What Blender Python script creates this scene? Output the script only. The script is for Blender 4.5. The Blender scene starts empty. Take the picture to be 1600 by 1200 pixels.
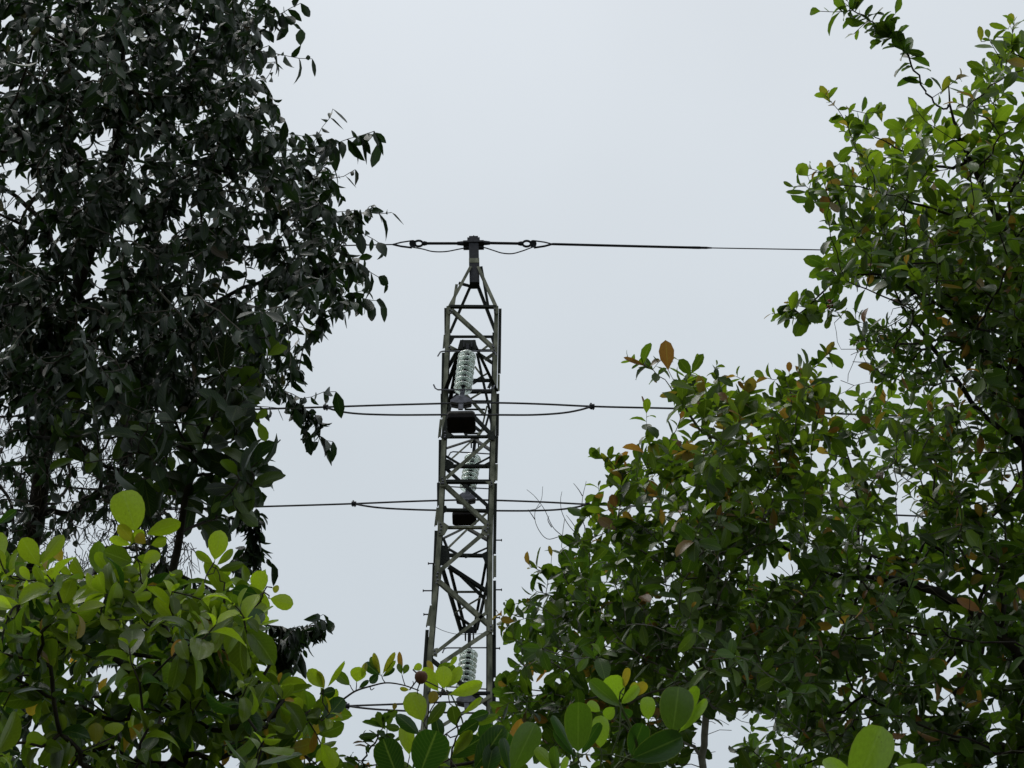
import bpy, bmesh, math, random
import numpy as np
from mathutils import Vector, Matrix

random.seed(11)
rng = np.random.default_rng(11)
scene = bpy.context.scene
COL = scene.collection
R = math.radians

# ------------------------------------------------------------------ camera
PW, PH = 1600.0, 1200.0
FPX = 3000.0
PITCH, ROLL = R(48.0), R(-0.9)
CAM = Vector((0.0, 0.0, 1.6))
cam_data = bpy.data.cameras.new('camera')
cam_data.sensor_width = 36.0
cam_data.lens = 36.0 * FPX / PW
cam_data.clip_start, cam_data.clip_end = 0.05, 2000.0
cam = bpy.data.objects.new('camera', cam_data)
COL.objects.link(cam)
CAM_ROT = Matrix.Rotation(math.pi / 2 + PITCH, 3, 'X') @ Matrix.Rotation(ROLL, 3, 'Z')
cam.matrix_world = Matrix.Translation(CAM) @ CAM_ROT.to_4x4()
scene.camera = cam

# ------------------------------------------------------------------ sky and light
SUN_EL, SUN_ROT = R(70), R(285)
world = bpy.data.worlds.new('World')
scene.world = world
world.use_nodes = True
wn, wl = world.node_tree.nodes, world.node_tree.links
wn.clear()
w_out = wn.new('ShaderNodeOutputWorld')
w_mix = wn.new('ShaderNodeMixShader')
w_sky = wn.new('ShaderNodeTexSky')
w_sky.sky_type = 'NISHITA'
w_sky.sun_disc = False
w_sky.sun_elevation, w_sky.sun_rotation = SUN_EL, SUN_ROT
w_b1 = wn.new('ShaderNodeBackground')
w_b1.inputs['Strength'].default_value = 0.1
w_b2 = wn.new('ShaderNodeBackground')
w_b2.inputs['Strength'].default_value = 1.0
w_tc = wn.new('ShaderNodeTexCoord')
w_sep = wn.new('ShaderNodeSeparateXYZ')
w_ramp = wn.new('ShaderNodeValToRGB')
w_ramp.color_ramp.elements[0].position = 0.0
w_ramp.color_ramp.elements[0].color = (0.47, 0.52, 0.56, 1)
w_ramp.color_ramp.elements[1].position = 1.0
w_ramp.color_ramp.elements[1].color = (0.93, 0.965, 1.0, 1)
for p_, c_ in ((0.58, (0.590, 0.650, 0.698, 1)), (0.72, (0.660, 0.720, 0.768, 1)), (0.86, (0.775, 0.825, 0.875, 1))):
    e_ = w_ramp.color_ramp.elements.new(p_)
    e_.color = c_
w_noise = wn.new('ShaderNodeTexNoise')
w_noise.inputs['Scale'].default_value = 1.7
w_noise.inputs['Detail'].default_value = 5.0
w_map = wn.new('ShaderNodeMapRange')
w_map.inputs['From Min'].default_value = 0.3
w_map.inputs['From Max'].default_value = 0.7
w_map.inputs['To Min'].default_value = 0.92
w_map.inputs['To Max'].default_value = 1.05
w_mul = wn.new('ShaderNodeVectorMath')
w_mul.operation = 'SCALE'
wl.new(w_tc.outputs['Generated'], w_sep.inputs[0])
wl.new(w_sep.outputs['Z'], w_ramp.inputs['Fac'])
wl.new(w_tc.outputs['Generated'], w_noise.inputs['Vector'])
wl.new(w_noise.outputs['Fac'], w_map.inputs['Value'])
wl.new(w_ramp.outputs['Color'], w_mul.inputs[0])
wl.new(w_map.outputs['Result'], w_mul.inputs['Scale'])
wl.new(w_mul.outputs['Vector'], w_b2.inputs['Color'])
wl.new(w_sky.outputs['Color'], w_b1.inputs['Color'])
w_mix.inputs['Fac'].default_value = 0.95
wl.new(w_b1.outputs[0], w_mix.inputs[1])
wl.new(w_b2.outputs[0], w_mix.inputs[2])
wl.new(w_mix.outputs[0], w_out.inputs['Surface'])

sun_data = bpy.data.lights.new('sun', 'SUN')
sun_data.energy = 1.5
sun_data.angle = R(40)
sun_data.color = (1.0, 0.97, 0.92)
sun = bpy.data.objects.new('sun', sun_data)
COL.objects.link(sun)
# light travels away from the veiled sun, high above to the side of the line
sd = Vector((math.sin(SUN_ROT) * math.cos(SUN_EL), math.cos(SUN_ROT) * math.cos(SUN_EL), math.sin(SUN_EL)))
sun.rotation_euler = sd.to_track_quat('Z', 'Y').to_euler()

scene.view_settings.view_transform = 'Standard'
scene.view_settings.look = 'None'
scene.view_settings.exposure = 0.0
scene.view_settings.gamma = 1.0
scene.view_settings.use_curve_mapping = False
scene.cycles.max_bounces = 10
scene.cycles.transmission_bounces = 10
scene.cycles.diffuse_bounces = 4
scene.cycles.transparent_max_bounces = 8


# ------------------------------------------------------------------ helpers
def ray(px, py):
    d = Vector(((px - PW / 2) / FPX, (PH / 2 - py) / FPX, -1.0))
    return (CAM_ROT @ d).normalized()


def at(px, py, dist):
    """Point seen in the photograph at px,py that stands dist metres away."""
    return CAM + ray(px, py) * dist


def onp(px, py, y):
    """Point seen at px,py that lies in the upright plane Y = y."""
    r = ray(px, py)
    return CAM + r * ((y - CAM.y) / r.y)


def tag(o, label=None, cat=None, group=None, kind=None):
    if label: o['label'] = label
    if cat: o['category'] = cat
    if group: o['group'] = group
    if kind: o['kind'] = kind
    return o


def empty(name, loc, label=None, cat=None, group=None):
    o = bpy.data.objects.new(name, None)
    o.empty_display_size = 0.2
    o.location = loc
    COL.objects.link(o)
    return tag(o, label, cat, group)


def link_mesh(name, me, parent=None):
    o = bpy.data.objects.new(name, me)
    COL.objects.link(o)
    if parent is not None:
        o.parent = parent
        o.matrix_parent_inverse = Matrix.Translation(-Vector(parent.location))
    return o


def obj(name, vs, fs, mat, parent=None, smooth=False):
    me = bpy.data.meshes.new(name)
    me.from_pydata([tuple(v) for v in vs], [], fs)
    me.materials.append(mat)
    if smooth:
        me.polygons.foreach_set('use_smooth', [True] * len(me.polygons))
    me.update()
    return link_mesh(name, me, parent)


class MB:
    """collects shapes into one mesh"""
    def __init__(self):
        self.v, self.f = [], []

    def add(self, vs, fs):
        b = len(self.v)
        self.v += [Vector(v) for v in vs]
        self.f += [tuple(i + b for i in f) for f in fs]

    def prism(self, p, q, u, w, u0, u1, w0, w1):
        """box from p to q with cross section u0..u1 along u and w0..w1 along w"""
        c = [u * u0 + w * w0, u * u1 + w * w0, u * u1 + w * w1, u * u0 + w * w1]
        self.add([p + k for k in c] + [q + k for k in c],
                 [(0, 3, 2, 1), (4, 5, 6, 7), (0, 1, 5, 4), (1, 2, 6, 5), (2, 3, 7, 6), (3, 0, 4, 7)])

    def box(self, c, sx, sy, sz):
        X, Y, Z = Vector((1, 0, 0)), Vector((0, 1, 0)), Vector((0, 0, 1))
        c = Vector(c)
        self.prism(c - Z * sz / 2, c + Z * sz / 2, X, Y, -sx / 2, sx / 2, -sy / 2, sy / 2)

    def tube(self, pts, rad, n=6, caps=True):
        pts = [Vector(p) for p in pts]
        m = len(pts)
        rads = rad if isinstance(rad, (list, tuple)) else [rad] * m
        ref = None
        b = len(self.v)
        for i, p in enumerate(pts):
            t = (pts[min(i + 1, m - 1)] - pts[max(i - 1, 0)])
            t = t.normalized() if t.length > 1e-9 else Vector((0, 0, 1))
            if ref is None:
                ref = t.orthogonal().normalized()
            ref = (ref - t * ref.dot(t))
            ref = ref.normalized() if ref.length > 1e-6 else t.orthogonal().normalized()
            s = t.cross(ref)
            for k in range(n):
                a = 2 * math.pi * k / n
                self.v.append(p + (ref * math.cos(a) + s * math.sin(a)) * rads[i])
        for i in range(m - 1):
            for k in range(n):
                k2 = (k + 1) % n
                self.f.append((b + i * n + k, b + i * n + k2, b + (i + 1) * n + k2, b + (i + 1) * n + k))
        if caps:
            self.f.append(tuple(b + k for k in range(n))[::-1])
            self.f.append(tuple(b + (m - 1) * n + k for k in range(n)))

    def lathe(self, c, axis, prof, n=20):
        """profile (radius, height along axis)"""
        axis = Vector(axis).normalized()
        u = axis.orthogonal().normalized()
        s = axis.cross(u)
        b = len(self.v)
        for r_, h in prof:
            for k in range(n):
                a = 2 * math.pi * k / n
                self.v.append(Vector(c) + axis * h + (u * math.cos(a) + s * math.sin(a)) * r_)
        for i in range(len(prof) - 1):
            for k in range(n):
                k2 = (k + 1) % n
                self.f.append((b + i * n + k, b + i * n + k2, b + (i + 1) * n + k2, b + (i + 1) * n + k))

    def build(self, name, mat, parent=None, smooth=False):
        return obj(name, self.v, self.f, mat, parent, smooth)


def catmull(pts, n=8):
    """smooth curve through points of uneven spacing, without overshoot"""
    P = [Vector(p) for p in pts]
    m = len(P)
    U = [(P[i + 1] - P[i]).normalized() for i in range(m - 1)]
    out = []
    for i in range(m - 1):
        L = (P[i + 1] - P[i]).length
        t0 = (U[i] + U[i - 1]) * 0.5 if i > 0 else U[i]
        t1 = (U[i] + U[i + 1]) * 0.5 if i < m - 2 else U[i]
        for k in range(n):
            s = k / n
            out.append(P[i] * (2 * s ** 3 - 3 * s * s + 1) + t0 * L * (s ** 3 - 2 * s * s + s) + P[i + 1] * (-2 * s ** 3 + 3 * s * s) + t1 * L * (s ** 3 - s * s))
    out.append(P[-1])
    return out


# ------------------------------------------------------------------ materials
def new_mat(name):
    m = bpy.data.materials.new(name)
    m.use_nodes = True
    n, l = m.node_tree.nodes, m.node_tree.links
    n.clear()
    out = n.new('ShaderNodeOutputMaterial')
    return m, n, l, out


def noise_mat(name, c1, c2, scale=8.0, rough=0.7, metal=0.0, c3=None, bump=0.0, detail=6.0, stretch=None, spec=0.22):
    m, n, l, out = new_mat(name)
    p = n.new('ShaderNodeBsdfPrincipled')
    tc = n.new('ShaderNodeTexCoord')
    nz = n.new('ShaderNodeTexNoise')
    nz.inputs['Scale'].default_value = scale
    nz.inputs['Detail'].default_value = detail
    src = tc.outputs['Object']
    if stretch:
        mp = n.new('ShaderNodeMapping')
        mp.inputs['Scale'].default_value = stretch
        l.new(src, mp.inputs[0])
        src = mp.outputs[0]
    l.new(src, nz.inputs['Vector'])
    rp = n.new('ShaderNodeValToRGB')
    rp.color_ramp.elements[0].position = 0.34
    rp.color_ramp.elements[1].position = 0.68
    rp.color_ramp.elements[0].color = (*c1, 1)
    rp.color_ramp.elements[1].color = (*c2, 1)
    if c3:
        e = rp.color_ramp.elements.new(0.78)
        e.color = (*c3, 1)
    l.new(nz.outputs['Fac'], rp.inputs['Fac'])
    l.new(rp.outputs['Color'], p.inputs['Base Color'])
    p.inputs['Roughness'].default_value = rough
    p.inputs['Metallic'].default_value = metal
    p.inputs['Specular IOR Level'].default_value = spec
    if bump:
        b = n.new('ShaderNodeBump')
        b.inputs['Strength'].default_value = bump
        b.inputs['Distance'].default_value = 0.004
        l.new(nz.outputs['Fac'], b.inputs['Height'])
        l.new(b.outputs['Normal'], p.inputs['Normal'])
    l.new(p.outputs[0], out.inputs['Surface'])
    return m


def leaf_mat(name, mature, young, red, trans, rough=0.42, spec=0.45, vein=0.25, transfac=0.4, rim=0.0, side=0.4):
    """leaf_tone: r = how young, g = random brightness, b = how red (a leaf's own pigment)"""
    m, n, l, out = new_mat(name)
    at_ = n.new('ShaderNodeAttribute')
    at_.attribute_name = 'leaf_tone'
    sep = n.new('ShaderNodeSeparateColor')
    l.new(at_.outputs['Color'], sep.inputs[0])

    def mix(a, b, f, blend='MIX'):
        x = n.new('ShaderNodeMix')
        x.data_type = 'RGBA'
        x.blend_type = blend
        for s, v in ((x.inputs[0], f), (x.inputs[6], a), (x.inputs[7], b)):
            if hasattr(v, 'is_linked'):
                l.new(v, s)
            elif isinstance(v, tuple):
                s.default_value = (*v, 1)
            else:
                s.default_value = v
        return x.outputs[2]

    def math_(op, a, b=None, c=None):
        x = n.new('ShaderNodeMath')
        x.operation = op
        for s, v in zip(x.inputs, (a, b, c)):
            if v is None: continue
            if hasattr(v, 'is_linked'): l.new(v, s)
            else: s.default_value = v
        return x.outputs[0]

    uv = n.new('ShaderNodeUVMap')
    uv.uv_map = 'UVMap'
    sx = n.new('ShaderNodeSeparateXYZ')
    l.new(uv.outputs[0], sx.inputs[0])
    off = math_('ABSOLUTE', math_('SUBTRACT', sx.outputs['X'], 0.5))
    # midrib
    rib = math_('SUBTRACT', 1.0, math_('SMOOTH_MIN', math_('MULTIPLY', off, 22.0), 1.0, 0.1))
    # side veins: slanted away from the midrib
    ph = math_('SUBTRACT', math_('MULTIPLY', sx.outputs['Y'], 11.0), math_('MULTIPLY', off, 6.0))
    sv = math_('POWER', math_('ABSOLUTE', math_('SINE', math_('MULTIPLY', ph, math.pi))), 14.0)
    vn = math_('MINIMUM', math_('ADD', math_('MAXIMUM', rib, 0.0), math_('MULTIPLY', sv, side)), 1.0)
    geo = n.new('ShaderNodeTexCoord')
    nz = n.new('ShaderNodeTexNoise')
    nz.inputs['Scale'].default_value = 14.0
    nz.inputs['Detail'].default_value = 4.0
    l.new(geo.outputs['UV'], nz.inputs['Vector'])
    base = mix(mature, young, sep.outputs[0])
    base = mix(base, red, sep.outputs[2])
    br = math_('MULTIPLY_ADD', sep.outputs[1], 0.9, 0.55)
    br = math_('MULTIPLY', br, math_('MULTIPLY_ADD', nz.outputs['Fac'], 0.5, 0.75))
    sc = n.new('ShaderNodeVectorMath')
    sc.operation = 'SCALE'
    l.new(base, sc.inputs[0])
    l.new(br, sc.inputs['Scale'])
    lighter = mix(sc.outputs[0], (0.36, 0.44, 0.16), math_('MULTIPLY', vn, vein))
    sp = n.new('ShaderNodeTexNoise')
    sp.inputs['Scale'].default_value = 26.0
    sp.inputs['Detail'].default_value = 2.0
    po = n.new('ShaderNodeVectorMath')
    po.operation = 'ADD'
    l.new(geo.outputs['UV'], po.inputs[0])
    l.new(at_.outputs['Color'], po.inputs[1])
    l.new(po.outputs[0], sp.inputs['Vector'])
    spot = n.new('ShaderNodeMapRange')
    spot.inputs['From Min'].default_value = 0.69
    spot.inputs['From Max'].default_value = 0.74
    l.new(sp.outputs['Fac'], spot.inputs['Value'])
    lighter = mix(lighter, (0.055, 0.035, 0.018), math_('MULTIPLY', spot.outputs['Result'], 0.8))
    edge = n.new('ShaderNodeMapRange')
    edge.inputs['From Min'].default_value = 0.455
    edge.inputs['From Max'].default_value = 0.5
    l.new(off, edge.inputs['Value'])
    lighter = mix(lighter, (0.16, 0.19, 0.05), math_('MULTIPLY', edge.outputs['Result'], rim))
    p = n.new('ShaderNodeBsdfPrincipled')
    l.new(lighter, p.inputs['Base Color'])
    p.inputs['Roughness'].default_value = rough
    p.inputs['Specular IOR Level'].default_value = spec
    bmp = n.new('ShaderNodeBump')
    bmp.inputs['Strength'].default_value = 0.25
    bmp.inputs['Distance'].default_value = 0.002
    l.new(math_('ADD', vn, nz.outputs['Fac']), bmp.inputs['Height'])
    l.new(bmp.outputs['Normal'], p.inputs['Normal'])
    tr = n.new('ShaderNodeBsdfTranslucent')
    tc_ = mix(lighter, trans, 1.0, 'MULTIPLY')
    l.new(tc_, tr.inputs['Color'])
    ms = n.new('ShaderNodeMixShader')
    ms.inputs[0].default_value = transfac
    l.new(p.outputs[0], ms.inputs[1])
    l.new(tr.outputs[0], ms.inputs[2])
    l.new(ms.outputs[0], out.inputs['Surface'])
    return m


M = {}
M['ground'] = noise_mat('forest_floor', (0.03, 0.035, 0.015), (0.07, 0.06, 0.035), 1.5, 0.95, c3=(0.04, 0.06, 0.02))
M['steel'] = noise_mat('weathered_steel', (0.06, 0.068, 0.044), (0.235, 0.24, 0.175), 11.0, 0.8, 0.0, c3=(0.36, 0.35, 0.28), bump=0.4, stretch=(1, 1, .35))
M['shadesteel'] = noise_mat('shaded_steel', (0.011, 0.014, 0.012), (0.026, 0.031, 0.025), 6.0, 0.85, c3=(0.06, 0.065, 0.05), bump=0.3)  # shaded copy of the tower steel: shade on the unlit members put into the colour
M['iron'] = noise_mat('dark_iron', (0.012, 0.013, 0.018), (0.03, 0.032, 0.04), 14.0, 0.65, 0.0)
M['galv'] = noise_mat('galvanised_fittings', (0.10, 0.10, 0.12), (0.20, 0.20, 0.23), 18.0, 0.6, 0.2)
M['wire'] = noise_mat('aluminium_conductor', (0.07, 0.07, 0.08), (0.12, 0.12, 0.13), 20.0, 0.6, 0.3)
M['weight'] = noise_mat('rusty_cast_weight', (0.007, 0.006, 0.007), (0.014, 0.011, 0.010), 11.0, 0.95, c3=(0.045, 0.034, 0.022), bump=0.5)
M['weightplate'] = noise_mat('grey_cast_plate', (0.06, 0.055, 0.05), (0.13, 0.12, 0.11), 14.0, 0.9)
M['bark_dark'] = noise_mat('dark_bark', (0.02, 0.018, 0.015), (0.055, 0.048, 0.04), 22.0, 0.95, c3=(0.13, 0.125, 0.11), bump=0.8)
M['bark_pale'] = noise_mat('pale_bark', (0.16, 0.15, 0.135), (0.34, 0.33, 0.30), 22.0, 0.95, c3=(0.46, 0.45, 0.42), bump=0.8)
M['twig'] = noise_mat('twig_bark', (0.035, 0.027, 0.022), (0.09, 0.075, 0.06), 18.0, 0.9)
M['twig_pale'] = noise_mat('pale_twig_bark', (0.06, 0.052, 0.042), (0.17, 0.155, 0.13), 18.0, 0.9)
M['greystem'] = noise_mat('green_stem', (0.06, 0.085, 0.025), (0.11, 0.14, 0.05), 14.0, 0.6)
M['fruit'] = noise_mat('brown_fruit', (0.11, 0.045, 0.022), (0.20, 0.10, 0.05), 30.0, 0.6, bump=0.4)
M['flower'] = noise_mat('red_bracts', (0.25, 0.03, 0.03), (0.35, 0.08, 0.07), 30.0, 0.6)

M['leaf_dark'] = leaf_mat('leaf_dark', (0.015, 0.029, 0.015), (0.045, 0.080, 0.018), (0.09, 0.05, 0.03), (1.1, 1.6, 0.5), 0.46, 0.32, 0.10, 0.22)
M['leaf_green'] = leaf_mat('leaf_green', (0.034, 0.068, 0.012), (0.19, 0.26, 0.028), (0.23, 0.10, 0.05), (1.85, 2.1, 0.65), 0.38, 0.34, 0.16, 0.40)
M['leaf_bush'] = leaf_mat('leaf_bush', (0.022, 0.058, 0.011), (0.35, 0.43, 0.035), (0.38, 0.18, 0.05), (1.6, 1.9, 0.6), 0.30, 0.5, 0.28, 0.46, 0.25, 0.22)
M['leaf_thick'] = leaf_mat('leaf_thick', (0.028, 0.066, 0.016), (0.26, 0.36, 0.04), (0.38, 0.18, 0.05), (1.5, 1.9, 0.5), 0.28, 0.5, 0.15, 0.36, 0.6, 0.05)
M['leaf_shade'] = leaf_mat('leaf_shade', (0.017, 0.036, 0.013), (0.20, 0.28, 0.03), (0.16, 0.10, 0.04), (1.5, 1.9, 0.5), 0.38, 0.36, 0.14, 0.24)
m_, n_, l_, o_ = new_mat('pale_green_glass')
p_ = n_.new('ShaderNodeBsdfPrincipled')
p_.inputs['Base Color'].default_value = (0.89, 0.965, 0.92, 1)
p_.inputs['Transmission Weight'].default_value = 0.68
p_.inputs['IOR'].default_value = 1.42
p_.inputs['Roughness'].default_value = 0.1
t_ = n_.new('ShaderNodeBsdfTranslucent')
t_.inputs['Color'].default_value = (0.89, 0.965, 0.92, 1)
x_ = n_.new('ShaderNodeMixShader')
x_.inputs[0].default_value = 0.24
l_.new(p_.outputs[0], x_.inputs[1])
l_.new(t_.outputs[0], x_.inputs[2])
l_.new(x_.outputs[0], o_.inputs['Surface'])
M['glass'] = m_

# ------------------------------------------------------------------ ground
g = MB()
N = 24
S = 700.0
vs = []
for j in range(N + 1):
    for i in range(N + 1):
        x, y = (i / N - 0.5) * 2 * S, (j / N - 0.5) * 2 * S
        vs.append((x, y, 0.0 + 0.12 * math.sin(x * 0.31 + j) * math.cos(y * 0.23 + i)))
fs = [(j * (N + 1) + i, j * (N + 1) + i + 1, (j + 1) * (N + 1) + i + 1, (j + 1) * (N + 1) + i) for j in range(N) for i in range(N)]
g.add(vs, fs)
tag(g.build('ground', M['ground'], None, True), kind='structure')

# ------------------------------------------------------------------ transmission tower
YT = 19.0                                   # distance of the tower's axis
HD = 0.29                                   # half its depth
YN, YF = YT - HD, YT + HD                   # near and far face
tower = empty('transmission_tower', (-0.45, YT, 0.0),
              'weathered grey steel lattice pylon rising between the trees, carrying three conductors', 'pylon')


def face_pt(p, plane):
    return onp(p[0], p[1], plane)


PXM = 28.0 / FPX                            # metres per photograph pixel near the tower


def angle_bar(name, a, b, w, ya, yb, mat='steel', flip=1, th=0.007):
    """an L-section steel bar: one flange in the face, one turned back"""
    pa, pb = onp(a[0], a[1], ya), onp(b[0], b[1], yb)
    return angle_bar3(name, pa, pb, w * PXM, mat, flip, th)


def angle_bar3(name, pa, pb, W, mat='steel', flip=1, th=0.007):
    t = (pb - pa).normalized()
    back = Vector((0, 1, 0))
    back = (back - t * back.dot(t)).normalized()
    u = t.cross(back).normalized() * flip
    mb = MB()
    mb.prism(pa, pb, u, back, -W / 2, W / 2, 0, th)
    mb.prism(pa, pb, u, back, -W / 2, -W / 2 + th, th, W * 0.9)
    return mb.build(name, M[mat], tower)


def plate(name, pts, y, mat='shadesteel', th=0.01):
    f = [onp(x, yy, y) for x, yy in pts]
    k = len(f)
    bk = [p + Vector((0, th, 0)) for p in f]
    fs = [tuple(range(k)), tuple(range(2 * k - 1, k - 1, -1))] + [(i, i + k, (i + 1) % k + k, (i + 1) % k) for i in range(k)]
    return obj(name, f + bk, fs, M[mat], tower)


LEG_L = [(701, 478), (698.5, 540), (696, 600), (693.5, 680), (690, 760), (687, 830), (683, 880), (679, 930), (672, 1010), (664, 1110)]
LEG_R = [(775.5, 478), (774.5, 540), (773, 600), (771, 680), (769, 760), (766.5, 840), (766, 930), (766, 1010), (766, 1110)]


def leg(pts, y, w, mat, flip, dx=0.0):
    """one leg from the top of the body down to its footing"""
    P = [onp(x + dx, yy, y) for x, yy in pts]
    d = (P[-1] - P[-4])
    d /= abs(d.z)
    foot = P[-1] + d * (P[-1].z + 0.05)
    sgn = 1 if foot.y > YT else -1
    foot.y += sgn * 0.55
    foot.x += (-0.35 if dx == 0 and flip > 0 else 0) * 0
    P.append(foot)
    W = w * PXM
    mb = MB()
    for a, b in zip(P[:-1], P[1:]):
        t = (b - a).normalized()
        back = Vector((0, 1 if y < YT else -1, 0))
        back = (back - t * back.dot(t)).normalized()
        u = Vector((1, 0, 0)) * flip
        u = (u - t * u.dot(t) - back * u.dot(back)).normalized()
        mb.prism(a, b + t * 0.0, u, back, 0, W, 0, 0.009)
        mb.prism(a, b, u, back, 0, 0.009, 0.009, W)
    o = mb.build('leg', M[mat], tower)
    return P


wl_, wr_ = 6.8, 6.6
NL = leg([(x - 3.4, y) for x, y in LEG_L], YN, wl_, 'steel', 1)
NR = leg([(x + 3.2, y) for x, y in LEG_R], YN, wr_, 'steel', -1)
FL = leg([(x - 1.5, y) for x, y in [(699, 520)] + LEG_L[1:]], YF, 7.0, 'shadesteel', 1)
FR = leg([(x + 1.5, y) for x, y in [(774.5, 520)] + LEG_R[1:]], YF, 7.0, 'shadesteel', -1)

# strips added outside the near legs to stand for the far legs, with gaps
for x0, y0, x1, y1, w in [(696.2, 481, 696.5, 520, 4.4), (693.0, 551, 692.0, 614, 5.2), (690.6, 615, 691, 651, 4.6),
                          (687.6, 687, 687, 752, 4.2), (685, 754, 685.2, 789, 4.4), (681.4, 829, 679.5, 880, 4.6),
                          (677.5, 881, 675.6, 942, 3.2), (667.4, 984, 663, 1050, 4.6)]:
    angle_bar('outer_strip', (x0, y0), (x1, y1), w, YN + 0.05, YN + 0.05, 'shadesteel', 1, 0.012)
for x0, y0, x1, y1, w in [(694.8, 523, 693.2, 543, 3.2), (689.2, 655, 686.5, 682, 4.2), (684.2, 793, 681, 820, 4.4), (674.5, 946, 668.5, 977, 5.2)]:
    angle_bar('outer_strip', (x0, y0), (x1, y1), w, YN + 0.02, YN + 0.02, 'steel', 1, 0.012)
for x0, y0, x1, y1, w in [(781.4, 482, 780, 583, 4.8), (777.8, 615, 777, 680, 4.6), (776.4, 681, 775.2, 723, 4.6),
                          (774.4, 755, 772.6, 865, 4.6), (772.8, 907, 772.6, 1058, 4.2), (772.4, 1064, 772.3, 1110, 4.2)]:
    angle_bar('outer_strip', (x0, y0), (x1, y1), w, YN + 0.05, YN + 0.05, 'shadesteel', 1, 0.012)
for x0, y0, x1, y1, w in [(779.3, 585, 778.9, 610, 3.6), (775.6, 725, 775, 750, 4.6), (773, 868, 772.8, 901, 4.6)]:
    angle_bar('outer_strip', (x0, y0), (x1, y1), w, YN + 0.02, YN + 0.02, 'steel', 1, 0.012)

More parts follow.
